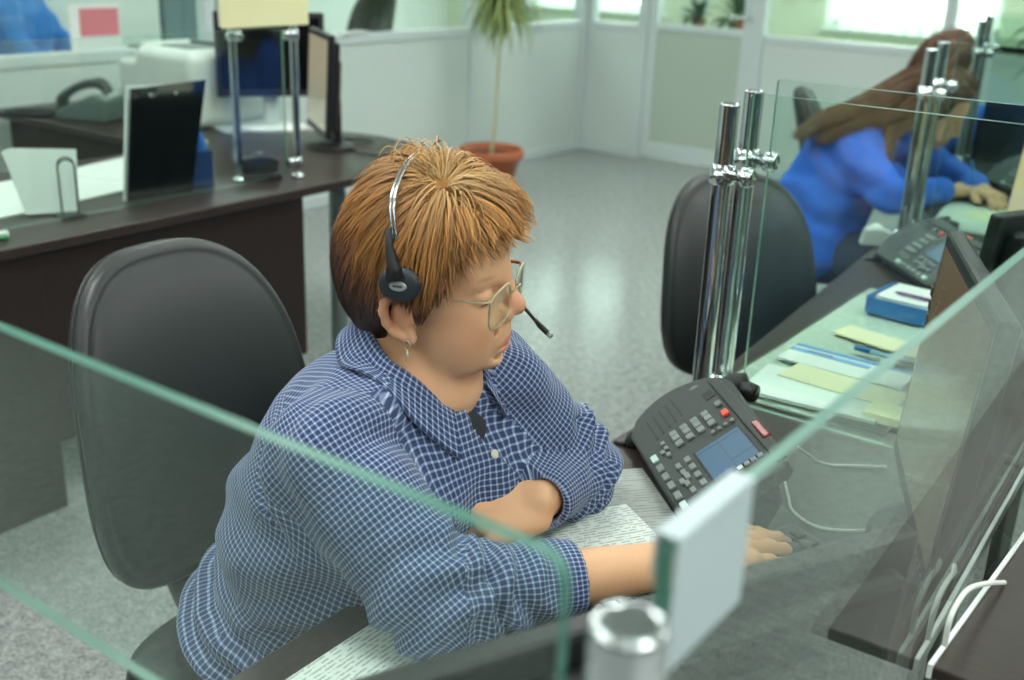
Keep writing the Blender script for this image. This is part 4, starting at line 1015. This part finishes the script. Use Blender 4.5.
nrm = grad(shirt, V, .002); V = V+nrm*(folds(V, None)*np.exp(-np.maximum(np.abs(shirt(V))-.004, 0)/.003))[:, None]
# pattern follows each piece of cloth
Fc = V[Q].mean(1); D = np.stack([tor(Fc), aR(Fc), fR(Fc), aL(Fc), fL(Fc)], 1); reg = D.argmin(1)
uv = np.zeros((len(Q), 4, 2)); P4 = V[Q]
def cyl(P, a, b, ref, r0, v0):
    a, b, ref = np.array(a), np.array(b), np.array(ref, float); d = (b-a)/np.linalg.norm(b-a); e1 = ref-d*(ref @ d); e1 /= np.linalg.norm(e1); e2 = np.cross(d, e1)
    q = P-a; an = np.arctan2(q @ e2, q @ e1); v = q @ d
    if an.ndim > 1: an = an[:, :1]+np.angle(np.exp(1j*(an-an[:, :1])))
    return np.stack([an*r0, v+v0], -1), np.sqrt(np.maximum((q*q).sum(-1)-v*v, 0))
for k, (a, b, r0, v0) in enumerate(((RS, RE, .071, 0), (RE, Rcuff, .060, .3), (LS, LE, .066, .1), (LE, Lcuff, .056, .4))):
    m = reg == k+1; uv[m], _ = cyl(P4[m], a, b, (-.6, -.6, .5), r0, v0)
m = reg == 0; t_, rad = cyl(P4[m], AX0, AX1, (-1, 0, 0), 1., 0)
tb = np.linspace(.02, .55, 24); tv = t_[..., 1].ravel(); rm = np.array([np.median(rad.ravel()[np.abs(tv-b) < .03]) if (np.abs(tv-b) < .03).any() else .12 for b in tb])
fr_ = np.abs(t_[:, :1, 0]) > PI/2; an_ = np.where(fr_, t_[..., 0]-np.sign(t_[:, :1, 0])*PI, t_[..., 0]); t_[..., 0] = an_*np.interp(t_[..., 1], tb, rm)*np.where(fr_, .92, 1.); uv[m] = t_      # front and back panels meet at side seams
yk = m & ((Fc-AX0) @ ((AX1-AX0)/np.linalg.norm(AX1-AX0)) > .475+1.3*np.clip(Fc[:, 0]+.86, 0, .3))
uv[yk] = P4[yk][..., [0, 1]] @ np.array([[.97, .24], [-.24, .97]])
sh = np_mesh('shirt', V, Q, M_shirt, person, uv=uv.reshape(-1, 2))
# collar: stand and fall, open in front
def collar():
    vs = []; n = 56; rows = [(-.006, .064, -.012), (.0, .060, .022), (.0, .0615, .036), (.003, .067, .037), (.0, .075, .020), (.0, .086, -.008), (.0, .0895, -.013), (.0, .0875, -.016), (0, .072, .010), (0, .0645, .026)]
    nk = Vector((-.844, .950, .998)); M = frame(nk, (.88, .30, -.38), (.38, .09, .92))
    uvs = []
    for i in range(n+1):
        a = R(33+(360-66)*i/n); fr = max(0, math.cos(a)); tip = (max(0, .5-abs(i/n-.5)*1)); e = min(i, n-i)/n
        for j, (o, r_, z) in enumerate(rows):
            wd = r_; zz = z
            if j in (4, 5, 6, 7, 8):
                point = math.exp(-(e/.075)**2); k_ = (0, 0, 0, 0, .3, 1, 1, 1, .4)[j]; wd += .010*point*k_; zz -= .010*point*k_
            x = wd*math.cos(a)*(1.12 if fr else 1.0)+.026*fr; y = wd*math.sin(a)
            vs.append(M @ Vector((x, y, zz-(.050 if j < 4 else .030)*fr*fr+.020*max(0, -math.cos(a))))); uvs.append((a*.085, (0, .034, .048, .054, .07, .1, .105, .108, .08, .06)[j]))
    VA = np.array([tuple(v) for v in vs]); need = np.tile([-.02, -.02, -.02, .004, .0055, .0065, .0062, .0035, .001, -.02], n+1)
    for _ in range(4):
        dd = shirt(VA); pu = np.clip(need-dd, 0, .02); VA = VA+grad(shirt, VA, .003)*pu[:, None]
    vs = [Vector(v) for v in VA]
    k = len(rows); fs = [(i*k+j, (i+1)*k+j, (i+1)*k+(j+1) % k, i*k+(j+1) % k) for i in range(n) for j in range(k)]
    fs += [tuple(range(k-1, -1, -1)), tuple(n*k+j for j in range(k))]
    me = bpy.data.meshes.new('collar'); me.from_pydata([tuple(v) for v in vs], [], fs); me.materials.append(M_shirt)
    u = me.uv_layers.new(name='cloth')
    for l in me.loops: u.data[l.index].uv = uvs[l.vertex_index]
    for p in me.polygons: p.use_smooth = True
    return link('collar', me, sh)
collar()
# dark undershirt, placket buttons
f = SDF().ell((-.842, .962, .915), (.100, .10, .065), .02); V, Q = surface(f, (-.96, .84, .86), (-.72, 1.08, 1.03), .006, 3)
np_mesh('undershirt', V, Q, mat('dark grey knit', '#2a2c31', rough=.9), person)
M_btn = mat('cream shirt button', '#d7d3bd', rough=.35)
def surf_pt(f, p, d, n=60):
    p = np.array(p, float); d = np.array(d, float)/np.linalg.norm(d)
    for _ in range(n): p = p-d*0+d*float(-f(p[None])[0])*-.7 if False else p+d*max(float(f(p[None])[0]), -.01)*.8
    return p
for z, y in ((.90, .992), (.835, .995), (.77, .99)):
    q = surf_pt(shirt, (-.55, y, z), (-1, -.02, 0)); nr = Vector(grad(shirt, q[None], .003)[0])
    b = MB().lathe([(0, 0), (.0055, 0), (.006, .0015), (.0045, .0028), (0, .0022)], 18, Matrix.Translation(Vector(q)+nr*.002) @ nr.to_track_quat('Z', 'Y').to_matrix().to_4x4()); b.build('button', M_btn, sh)
# trousers and shoes
tr = SDF()
tr.ell((-1.02, .935, .575), (.155, .195, .09), .04)
for y in (.845, 1.03): tr.cap((-1.0, y, .54), (-.60, y-.02, .53), .094, .070, .05); tr.cap((-.60, y-.02, .53), (-.58, y-.02, .12), .068, .055, .03)
V, Q = surface(tr, (-1.3, .6, .05), (-.4, 1.3, .72), .008, 4); np_mesh('trousers', V, Q, M_trs, person)
for y in (.825, 1.01):
    f = SDF().ell((-.53, y, .035), (.13, .045, .04), .01).cap((-.585, y, .05), (-.585, y, .09), .044, .042, .02).box((-.53, y, -.05), (.2, .1, .05), .001, .004, sub=True)
    V, Q = surface(f, (-.7, y-.08, -.02), (-.36, y+.08, .15), .006, 3); np_mesh('shoe', V, Q, M_shoe, person)
# ------------------------------------------------------------------ hair of the near woman
def hair_mat(name, rough=.42):
    m = bpy.data.materials.new(name); m.use_nodes = True; nt = m.node_tree; b = nt.nodes['Principled BSDF']
    a = nt.nodes.new('ShaderNodeAttribute'); a.attribute_name = 'tone'; nt.links.new(a.outputs['Color'], b.inputs['Base Color'])
    b.inputs['Roughness'].default_value = rough; b.inputs['Specular IOR Level'].default_value = .35; return m
M_hair = hair_mat('dyed hair')
def lerpc(a, b, t):
    a, b = np.array(srgb(a)[:3]), np.array(srgb(b)[:3]); return a[None]*(1-t[:, None])+b[None]*t[:, None]
def ribbons(name, PT, NR, width, col, m, parent):
    """PT (n,s,3) strand points, NR (n,s,3) outward normals -> thin tapered three-sided strands"""
    n, s, _ = PT.shape; tg = np.gradient(PT, axis=1); tg /= np.linalg.norm(tg, axis=2, keepdims=True)+1e-9
    sd = np.cross(tg, NR); sd /= np.linalg.norm(sd, axis=2, keepdims=True)+1e-9; up_ = np.cross(sd, tg)
    tt = np.linspace(0, 1, s); w = width[:, None]*(np.minimum(1, (1-tt)*2.2)**.7*.95+.05)[None]
    V = np.stack([PT-sd*w[..., None], PT+up_*w[..., None]*.5, PT+sd*w[..., None]], 2).reshape(-1, 3)
    base = (np.arange(n)[:, None]*s+np.arange(s-1)[None])[..., None]*3
    q = np.concatenate([base+np.array([0, 1, 4, 3]), base+np.array([1, 2, 5, 4])], 1).reshape(-1, 4)
    c = np.repeat(col.reshape(-1, 3), 3, 0)
    return np_mesh(name, V, q, m, parent, c)
rs = np.random.RandomState(4)
hs = SDF(); head_sdf(hs, None, True, False)
cap = SDF(); cap.ell((-.006, 0, .036), (.096, .0835, .0965), .02); cap.ell((-.042, 0, -.01), (.057, .073, .077), .02)
HX = [-.2, -.07, -.05, -.034, -.028, -.012, .004, .010, .022, .030, .040, .055, .075, .09, .2]
HZ = [-.078, -.085, -.084, -.070, -.05, .012, .012, .008, -.006, -.006, .012, .040, .056, .058, .058]
def hline(x): return np.interp(x, HX, HZ)
# close-fitting undercoat
def capf(P): return np.maximum(cap(P), (hline(P[:, 0])-P[:, 2])*.6)
Vc, Qc = surface(capf, (-.15, -.12, -.13), (.12, .12, .16), .003, 4, 1)
def tone_of(P, r=None):
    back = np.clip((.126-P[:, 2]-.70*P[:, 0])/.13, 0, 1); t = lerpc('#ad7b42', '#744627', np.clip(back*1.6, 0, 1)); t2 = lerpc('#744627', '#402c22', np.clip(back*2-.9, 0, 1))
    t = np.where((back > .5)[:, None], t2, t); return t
Mn = np.array(Mh)
toW = lambda P: P @ Mn[:3, :3].T+Mn[:3, 3]
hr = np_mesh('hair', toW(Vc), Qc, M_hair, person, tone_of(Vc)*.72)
# strands
EC, ER = np.array((-.006, 0, .030)), np.array((.093, .080, .098))
def strands(N, seed, Wh, lmin, lmax, lift):
    rs = np.random.RandomState(seed)
    u = rs.normal(size=(N*3, 3)); u /= np.linalg.norm(u, axis=1)[:, None]; P = EC+u*ER
    for _ in range(4): P = P-np.clip(hs(P), -.03, .03)[:, None]*grad(hs, P, .002)
    P = P[(P[:, 2] > hline(P[:, 0])+.002)][:N]; N = len(P)
    g = grad(hs, P, .004); Wv = P-np.array(Wh)
    Wv += .5*np.stack([noise3(P, 55, seed+i) for i in range(3)], 1)*.03
    d = Wv-g*(Wv*g).sum(1)[:, None]; dist = np.linalg.norm(Wv, axis=1); d /= np.linalg.norm(d, axis=1)[:, None]+1e-9
    low = np.clip((.07-P[:, 2])/.1, 0, 1); d = d+np.array((-.10, 0, -.55))*low[:, None]
    # behind the ear the hair is combed back and down
    Ln = rs.uniform(lmin, lmax, N)*(1-.45*np.clip((-.03-P[:, 2])/.05, 0, 1))*(1-.25*(P[:, 0] > .06))
    S = 9; pts = np.zeros((N, S, 3)); nr = np.zeros((N, S, 3)); p = P.copy(); li = lift*rs.uniform(.3, 1.25, N)*(.12+.88*np.clip((P[:, 0]+.25*P[:, 2]-.005)/.045, 0, 1)); dd = d/(np.linalg.norm(d, axis=1)[:, None]+1e-9)
    for k in range(S):
        t = k/(S-1); q = (p-EC)/ER; gn = q/ER; gn /= np.linalg.norm(gn, axis=1)[:, None]
        h = li*np.sin(np.pi*min(1, .12+t*.72))+.001; pts[:, k] = p+gn*h[:, None]; nr[:, k] = gn
        gr = np.array((0, 0, -.10))*(k/(S-1))
        dd = dd-gn*(dd*gn).sum(1)[:, None]*np.where(p[:, 0] > .075, .35, .96)[:, None]+gr+.10*rs.normal(size=(N, 3))*t; dd /= np.linalg.norm(dd, axis=1)[:, None]
        p = p+dd*(Ln/(S-1))[:, None]
        # keep outside the head
        sd = hs(p); ins = sd < .0105; p[ins] += (grad(hs, p[ins], .003)*(.0105-sd[ins])[:, None]) if ins.any() else 0
    # cut: strands end at the trimmed outline
    zl = np.interp(pts[..., 0], [-.14, -.055, -.04, -.030, -.014, .004, .010, .026, .042, .056, .075, .10, .15], [-.105, -.108, -.090, -.040, .004, .004, .000, -.016, .016, .054, .070, .072, .080])+(rs.normal(size=N)*.0075)[:, None]
    bad = (pts[..., 2] < zl); fi = np.where(bad.any(1), bad.argmax(1), S-1); fi = np.maximum(fi, 2)
    pos = np.linspace(0, 1, S)[None]*fi[:, None]; i0 = np.minimum(pos.astype(int), S-2); fr = (pos-i0)[..., None]; ar = np.arange(N)[:, None]
    pts = pts[ar, i0]*(1-fr)+pts[ar, i0+1]*fr; nr = nr[ar, i0]
    # locks: pull tips together
    K = N//11; ci = rs.choice(N, K, replace=False); near = np.empty(N, int)
    for a in range(0, N, 500): near[a:a+500] = ((pts[a:a+500, 0][:, None]-pts[ci, 0][None])**2).sum(2).argmin(1)
    tt = np.linspace(0, 1, S)[None, :, None]; cp = pts[ci][near]; pts = pts+(cp+(pts[:, :1]-cp[:, :1])*(1-.75*tt)-pts)*(.62*tt**1.2)
    # colour
    t0 = tone_of(P); t0 = t0*(rs.uniform(.62, 1.35, N)*(1+.25*noise3(P, 60, 9)))[:, None]
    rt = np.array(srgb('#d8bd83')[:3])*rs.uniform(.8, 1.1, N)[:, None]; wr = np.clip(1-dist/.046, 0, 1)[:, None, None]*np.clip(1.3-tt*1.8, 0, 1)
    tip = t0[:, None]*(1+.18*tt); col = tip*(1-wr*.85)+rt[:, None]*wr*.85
    return pts, nr, rs.uniform(.00055, .0010, N), np.clip(col, 0, 1)
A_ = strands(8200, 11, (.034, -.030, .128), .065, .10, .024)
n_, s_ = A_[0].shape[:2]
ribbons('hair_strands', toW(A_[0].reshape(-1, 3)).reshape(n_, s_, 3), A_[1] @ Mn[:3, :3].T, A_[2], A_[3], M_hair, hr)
# fly-away curls on the crown
fl_ = MB(); rf = random.Random(8)
for k in range(16):
    a = Vector((rf.uniform(-.03, .05), rf.uniform(-.05, .01), .140)); s = rf.uniform(.012, .026); th = rf.uniform(0, 6.28); dx, dy = math.cos(th)*s, math.sin(th)*s
    fl_.tube([Mh @ Vector(q) for q in bez([a, a+Vector((dx*.3, dy*.3, s*.8)), a+Vector((dx, dy, s*1.0)), a+Vector((dx*1.6, dy*1.6, s*.5))], 5)], .0006, 5)
fl_.build('stray_hairs', mat('pale ginger hair', '#c9a468', rough=.5), hr)

# ------------------------------------------------------------------ glasses, headset, earring
M_gold = mat('pale gold metal', '#d2c7a6', rough=.3, metal=.7)
HR = Matrix.Translation(Mh.translation) @ HF.to_4x4()
sc_ = 1.024
def hp(x, y, z): return Mh @ Vector((x, y, z))
gl = bpy.data.objects.new('eyeglasses', None); C.objects.link(gl); gl.location = hp(.1, 0, -.01); tag(gl, 'thin gold framed eyeglasses on the near woman\'s nose', 'glasses')
def at_gl(b, name, m, par=None):
    o = b.build(name, m, par or gl)
    if par is None: o.location = -gl.location
    return o
M_lens = glass_mat('spectacle lens', (.97, .98, .97, 1), 1.2)
def lens_outline(s, n=28, r_=1.0):
    out = []
    for (y, z) in superell(.058*r_, .044*r_, 3.4, n):
        yy = s*.0415+y; out.append((.1045-1.6*(abs(yy)-.01)**2*1.2+.06*z, yy, -.0115+z-.10*s*y*.5))
    return out
for s in (1, -1):
    o = lens_outline(s); pts = [hp(*q) for q in o]
    at_gl(MB().tube(pts+[pts[0], pts[1]], .0015, 8, cap=False), 'rim', M_gold)
    cn = [hp(*q) for q in lens_outline(s, 28, .98)]; g = MB(); nn = len(cn); fwd = Vector((HF[0][0], HF[1][0], HF[2][0]))*.0012
    g.add(cn+[c+fwd for c in cn], [tuple(range(nn)), tuple(range(2*nn-1, nn-1, -1))]+[(i, (i+1) % nn, nn+(i+1) % nn, nn+i) for i in range(nn)]); at_gl(g, 'lens', M_lens)
    tm = bez([hp(.098, s*.069, .003), hp(.090, s*.075, .003), hp(.05, s*.0775, .004), hp(0, s*.0800, .009), hp(-.018, s*.0815, .003), hp(-.03, s*.082, -.016)], 6)
    if s < 0: t_ = at_gl(MB().tube(tm, .0012, 8), 'temple', M_gold)
    else: t_ = at_gl(MB().tube(tm, .0022, 8), 'temple', mat('amber temple plastic', '#a4572a', rough=.3)); t_['label'] = 'amber temple of the far side'
    MB().box((0, 0, 0), (.004, .004, .005), Matrix.Translation(hp(.096, s*.0685, .003)) @ HF.to_4x4(), .001).build('hinge', M_gold, gl).location = -gl.location
at_gl(MB().tube(bez([hp(.107, .0125, -.003), hp(.1130, 0, .002), hp(.107, -.0125, -.003)], 5), .0012, 8), 'bridge', M_gold)

hd = bpy.data.objects.new('headset', None); C.objects.link(hd); hd.location = hp(0, 0, .15); tag(hd, 'black and silver phone headset over the near woman\'s hair', 'headset')
def at_hd(b, name, m): o = b.build(name, m, hd); o.location = -hd.location; return o
band = bez([hp(0, -.102, .075), hp(-.006, -.090, .112), hp(-.010, -.050, .136), hp(-.010, 0, .146), hp(-.010, .050, .136), hp(-.006, .090, .112), hp(0, .102, .075)], 6)
at_hd(MB().tube(band, .0016, 10, flat=1.0).tube([p+Vector((HF[0][0], HF[1][0], HF[2][0]))*.004 for p in band], .0016, 10), 'headband', mat('silver band', '#c3c8c8', rough=.2, metal=.9))
for s in (-1, 1):
    y = s*.110; arm = [hp(-.004, y-s*.006, .088), hp(-.002, y-s*.002, .07), hp(.003, y+s*.001, .050), hp(.006, y+s*.001, .036)]
    b = MB().tube(arm, [.003, .0045, .0075, .0125], 12); at_hd(b, 'yoke', M_blackm)
    P_ = Matrix.Translation(hp(.009, y-s*.003, .028)) @ HF.to_4x4() @ Matrix.Rotation(R(-90*s), 4, 'X') @ Matrix.Diagonal((1.25, 1, 1, 1))
    at_hd(MB().lathe([(0, -.012), (.016, -.012), (.0195, -.006), (.0200, .003), (.016, .007), (0, .008)], 32, P_), 'ear_pad', mat('dark slate plastic pad', '#2c3338', rough=.5))
    at_hd(MB().lathe([(0, .0075), (.0080, .0075), (.0082, .0088), (.0065, .0094), (0, .0094)], 24, P_ @ Matrix.Diagonal((1, .72, 1, 1))), 'badge', M_silver)
    at_hd(MB().box((0, 0, .0096), (.009, .0022, .0006), P_, .0002), 'emblem', mat('dark emblem', '#3c4448', rough=.4))
at_hd(MB().tube(bez([hp(.015, .104, .005), hp(.06, .094, -.025), hp(.105, .055, -.048), hp(.128, .036, -.060)], 8), .0022, 8), 'boom', M_blackm)
at_hd(MB().tube([hp(.122, .041, -.056), hp(.128, .036, -.060), hp(.143, .026, -.067)], [.003, .0036, .0034], 10), 'microphone', M_black)
at_hd(MB().tube([hp(.1415, .027, -.0663), hp(.1455, .0245, -.0681)], [.0036, .003], 10), 'microphone_tip', M_silver)
er = bpy.data.objects.new('earring', None); C.objects.link(er); er.location = hp(.006, -.086, -.052); tag(er, 'gold drop earring hanging from the near woman\'s right ear', 'earring')
o = MB().tube([hp(.006+.0035*math.cos(a), -.0862, -.052+.0055*math.sin(a)) for a in [k*PI/7 for k in range(15)]], .0008, 6, cap=False).build('hoop', M_gold, er); o.location = -er.location
o = MB().tube([hp(.006, -.0865, -.057), hp(.007, -.088, -.064), hp(.0055, -.088, -.070)], [.0009, .0022, .0008], 8).build('drop', M_gold, er); o.location = -er.location
# ------------------------------------------------------------------ the other people
def cloth(name, col): return mat(name, col, rough=.8, bump=.35, bscale=45, var=.12, vscale=14)
M_jack = cloth('royal blue jacket cloth', '#2566d4'); M_jack2 = cloth('mid blue jacket cloth', '#4488d6')
M_jeans = mat('dark blue trousers', '#262c3a', rough=.9)
def worker(label, hd, hM, neck, chest, pel, Rj, Lj, jm, knee, lo, hi, hands=True, h=.005, jh=.007):
    """seated figure from joint positions; R/L = shoulder, elbow, wrist"""
    Mx = Matrix.Translation(hd) @ hM
    s = SDF(); head_sdf(s, Mx, False)
    V3 = lambda p: np.array(p, float)
    s.cap(neck, tuple(V3(hd)+.3*(V3(neck)-V3(hd))), .055, .048, .03)
    s.ell(chest, (.10, .14, .15), .05); s.ell(tuple((V3(chest)+V3(pel))/2), (.11, .13, .15), .05); s.ell(pel, (.13, .16, .10), .05)
    for i, (a, b, c) in enumerate((Rj, Lj)):
        s.cap(a, b, .046, .04, .02); s.cap(b, c, .038, .026, .02)
        d = Vector(c)-Vector(b)
        hand(s, frame(c, d, (0, .0, 1)), [(.5, .8, .5), (.6, .9, .6), (.7, 1., .6), (.8, 1., .6)], 1 if i == 0 else -1, .7, None, .006, .95)
    for k in knee: s.cap(pel, k, .085, .055, .03); s.cap(k, (k[0], k[1], .09), .05, .036, .02); s.cap((k[0], k[1], .045), (k[0]+.12, k[1]+.03, .035), .034, .026, .02)
    V, Q = surface(s, lo, hi, h, 4)
    Mi_ = np.array(Mx.inverted()); L_ = V @ Mi_[:3, :3].T+Mi_[:3, 3]
    t = np.tile(np.array(srgb('#d8a785')[:3]), (len(V), 1))
    def bl(m, c):
        nonlocal t
        t = t*(1-m[:, None])+np.array(srgb(c)[:3])*m[:, None]
    bl(np.clip(spot((.1, 0, -.072), (.022, .024, .012), 1, L_)*2, 0, 1)*.7, '#b5646a')
    for y in (-1, 1):
        bl(np.clip(spot((.082, y*.034, .016), (.014, .026, .005), 1, L_)*2, 0, 1)*.8, '#4a3225'); bl(np.clip(spot((.085, y*.034, -.012), (.012, .018, .004), 1, L_)*2, 0, 1)*.8, '#3a271d')
    p = np_mesh('person', V, Q, M_skin, None, t); tag(p, label, 'person')
    j = SDF(); j.ell(chest, (.135, .18, .17), .05); j.ell(tuple((V3(chest)+V3(pel))/2), (.15, .17, .17), .06); j.ell(pel, (.17, .19, .12), .06)
    j.cap(Rj[0], Lj[0], .07, .07, .05)
    for a, b, c in (Rj, Lj): j.cap(a, b, .068, .058, .04); j.cap(b, tuple(Vector(b).lerp(Vector(c), .86)), .058, .042, .015)
    V, Q = surface(j, lo, hi, jh, 4, 1); g = grad(j, V, .003)
    V = V+g*(.007*noise3(V, 14, 3)+.006*np.sin(V[:, 2]*60+V[:, 0]*25+4*noise3(V, 7, 5))*np.clip(.5+noise3(V, 9, 8), 0, 1))[:, None]
    jo = np_mesh('jacket', V, Q, jm, p)
    nv = (V3(hd)-V3(neck)); nv /= np.linalg.norm(nv); nf = frame(V3(neck)+nv*.02, (1, 0, 0), nv)
    MB().lathe([(.062, -.02), (.072, -.015), (.078, .01), (.070, .045), (.064, .045), (.066, .01), (.058, -.02)], 28, nf).build('collar', jm, jo)
    q = SDF()
    for k in knee: q.cap(pel, k, .105, .072, .04); q.cap(k, (k[0], k[1], .10), .068, .052, .03)
    V, Q = surface(q, lo, hi, .01, 3); np_mesh('trousers', V, Q, M_jeans, p)
    return p, Mx
def hrot(heading, pit, rl=0): return (Matrix.Rotation(heading, 4, 'Z') @ Matrix.Rotation(pit, 4, 'Y') @ Matrix.Rotation(rl, 4, 'X'))
def long_hair(p, Mx, seed, guides, N, tones, cap_r=(.108, .086, .104), Lw=.0016):
    """cap of hair plus long strands that run from the crown along the guide curves"""
    c = SDF().ell((-.018, 0, .034), cap_r, .02).ell((-.055, 0, -.03), (.058, .074, .075), .03)
    hx = lambda x: np.interp(x, [-.2, -.02, .02, .05, .075, .2], [-.12, -.10, -.055, .02, .060, .066])
    V, Q = surface(lambda P: np.maximum(c(P), (hx(P[:, 0])-P[:, 2])*.6), (-.16, -.12, -.16), (.12, .12, .16), .006, 3, 1)
    Mx_ = np.array(Mx); W = lambda P: P @ Mx_[:3, :3].T+Mx_[:3, 3]
    o = np_mesh('hair', W(V), Q, M_hair, p, np.tile(np.array(srgb(tones[1])[:3]), (len(V), 1)))
    rs = np.random.RandomState(seed); S = 14; pts = np.zeros((N, S, 3)); cols = np.zeros((N, S, 3)); T = np.linspace(0, 1, S)
    for i in range(N):
        g = guides[rs.randint(len(guides))]; path = np.array([tuple(v) for v in bez([tuple(W(np.array([q]))[0]) if k < g['head'] else tuple(q) for k, q in enumerate(g['pts'])], 6)])
        ix = T*(len(path)-1); i0 = np.minimum(ix.astype(int), len(path)-2); f = (ix-i0)[:, None]; pp = path[i0]*(1-f)+path[i0+1]*f
        off = rs.normal(size=3)*np.array(g['spread']); w0 = .35+.65*np.sin(np.pi*np.minimum(T*.75+.1, 1))[:, None]
        pts[i] = pp+off*w0*(1-.25*T[:, None])
        a, b = np.array(srgb(tones[0])[:3]), np.array(srgb(tones[1])[:3]); u = rs.rand(); cols[i] = (a*u+b*(1-u))*rs.uniform(.5, 1.55)
    nr = np.tile(np.array((.5, -.75, .4)), (N, S, 1)); ribbons('hair_strands', pts, nr, rs.uniform(.6, 1.2, N)*Lw, cols, M_hair, o); return o
# worker in the blue jacket
H3 = (-1.035, 3.745, 1.022)
W3, M3 = worker('woman in a royal blue jacket with very long brown hair bent over her writing', H3, hrot(R(12), R(26), R(4)), (-1.145, 3.63, .965), (-1.235, 3.545, .835), (-1.31, 3.46, .57),
    ((-1.175, 3.46, .905), (-1.02, 3.40, .795), (-.915, 3.655, .79)), ((-1.14, 3.80, .915), (-1.01, 3.91, .80), (-.835, 3.735, .788)), M_jack, ((-.80, 3.45, .52), (-.80, 3.70, .52)), (-1.7, 3.1, -.01), (-.6, 4.3, 1.3))
long_hair(W3, M3, 3, [
    dict(head=4, spread=(.022, .030, .010), pts=[(.05, -.02, .105), (0, -.05, .120), (-.06, -.06, .10), (-.115, -.05, .02), (-1.19, 3.50, 1.025), (-1.255, 3.41, .995), (-1.315, 3.33, .945)]),
    dict(head=4, spread=(.024, .034, .010), pts=[(.05, 0, .11), (-.01, -.02, .132), (-.08, -.02, .10), (-.125, -.01, .02), (-1.20, 3.57, 1.035), (-1.27, 3.48, 1.005), (-1.335, 3.40, .945)]),
    dict(head=4, spread=(.020, .020, .010), pts=[(.06, -.03, .095), (.02, -.07, .09), (-.03, -.09, .05), (-.06, -.10, -.02), (-1.15, 3.50, 1.005), (-1.20, 3.42, .98), (-1.25, 3.36, .935)]),
    dict(head=4, spread=(.014, .014, .012), pts=[(.06, -.03, .095), (.035, -.065, .09), (.0, -.092, .05), (-.02, -.10, -.02), (-1.10, 3.56, .965), (-1.09, 3.52, .92), (-1.08, 3.49, .865)]),
    dict(head=4, spread=(.014, .014, .012), pts=[(.06, .03, .095), (.035, .065, .09), (.0, .085, .04), (-.02, .09, -.03), (-1.06, 3.83, .95), (-1.05, 3.84, .90), (-1.04, 3.84, .85)])],
    3000, ('#755a41', '#463527'))
pn = thing('pen', 'pen held in the right hand of the blue jacket worker', 'pen', (-.862, 3.725, .800)); MB().tube([(0, 0, -.03), (.005, -.01, .0), (-.01, -.035, .09)], [.001, .004, .004], 8).build('barrel', M_blue, pn)
# worker beyond her
H4 = (-1.325, 4.97, 1.04)
W4, M4 = worker('far brown haired worker in blue partly hidden behind the blue jacket woman', H4, hrot(R(30), R(14)), (-1.37, 4.94, .94), (-1.40, 4.95, .80), (-1.40, 4.95, .56),
    ((-1.38, 4.84, .89), (-1.24, 4.86, .79), (-1.11, 5.06, .785)), ((-1.36, 5.12, .89), (-1.20, 5.22, .80), (-1.03, 5.14, .785)), M_jack, ((-.85, 4.75, .52), (-.85, 4.95, .52)), (-1.6, 4.4, -.01), (-.6, 5.5, 1.4), h=.007, jh=.009)
long_hair(W4, M4, 5, [dict(head=4, spread=(.016, .016, .014), pts=[(.05, -.02, .105), (0, -.06, .115), (-.04, -.09, .06), (-.06, -.095, -.02), (-1.39, 4.86, .94), (-1.41, 4.82, .88)]),
    dict(head=4, spread=(.018, .02, .014), pts=[(.05, 0, .11), (-.02, 0, .14), (-.10, 0, .09), (-.13, 0, 0), (-1.49, 4.92, .95), (-1.52, 4.92, .88)])], 900, ('#705540', '#443225'), Lw=.0022)
# person behind the left partition
H5 = (-5.60, 3.32, 1.27)
W5, M5 = worker('person in a mid blue jacket seated behind the partition glass, top left', H5, hrot(R(60), R(6)), (-5.61, 3.30, 1.15), (-5.61, 3.30, .97), (-5.64, 3.28, .60),
    ((-5.49, 3.14, 1.07), (-5.42, 3.20, .83), (-5.36, 3.42, .80)), ((-5.75, 3.44, 1.07), (-5.68, 3.60, .84), (-5.50, 3.72, .80)), M_jack2, ((-5.3, 3.5, .55), (-5.5, 3.65, .55)), (-6.1, 2.9, -.01), (-5.0, 4.1, 1.5), h=.008, jh=.010)
long_hair(W5, M5, 7, [dict(head=4, spread=(.02, .02, .01), pts=[(.05, 0, .10), (-.02, 0, .13), (-.10, 0, .07), (-.12, 0, 0), (-5.69, 3.25, 1.16), (-5.70, 3.24, 1.10)])], 400, ('#6b4a33', '#3d2a20'), Lw=.003)
copy_tree(CH1, None, (-5.66, 3.26, 0), R(58), 'black office chair under the seated person behind the left partition')
cx_ = copy_tree(CH1, None, (-5.35, 5.40, 0), R(190), 'dark office chair standing behind the partition glass above the round desk end')
cx_.scale = (1.15, 1.15, 1.15)
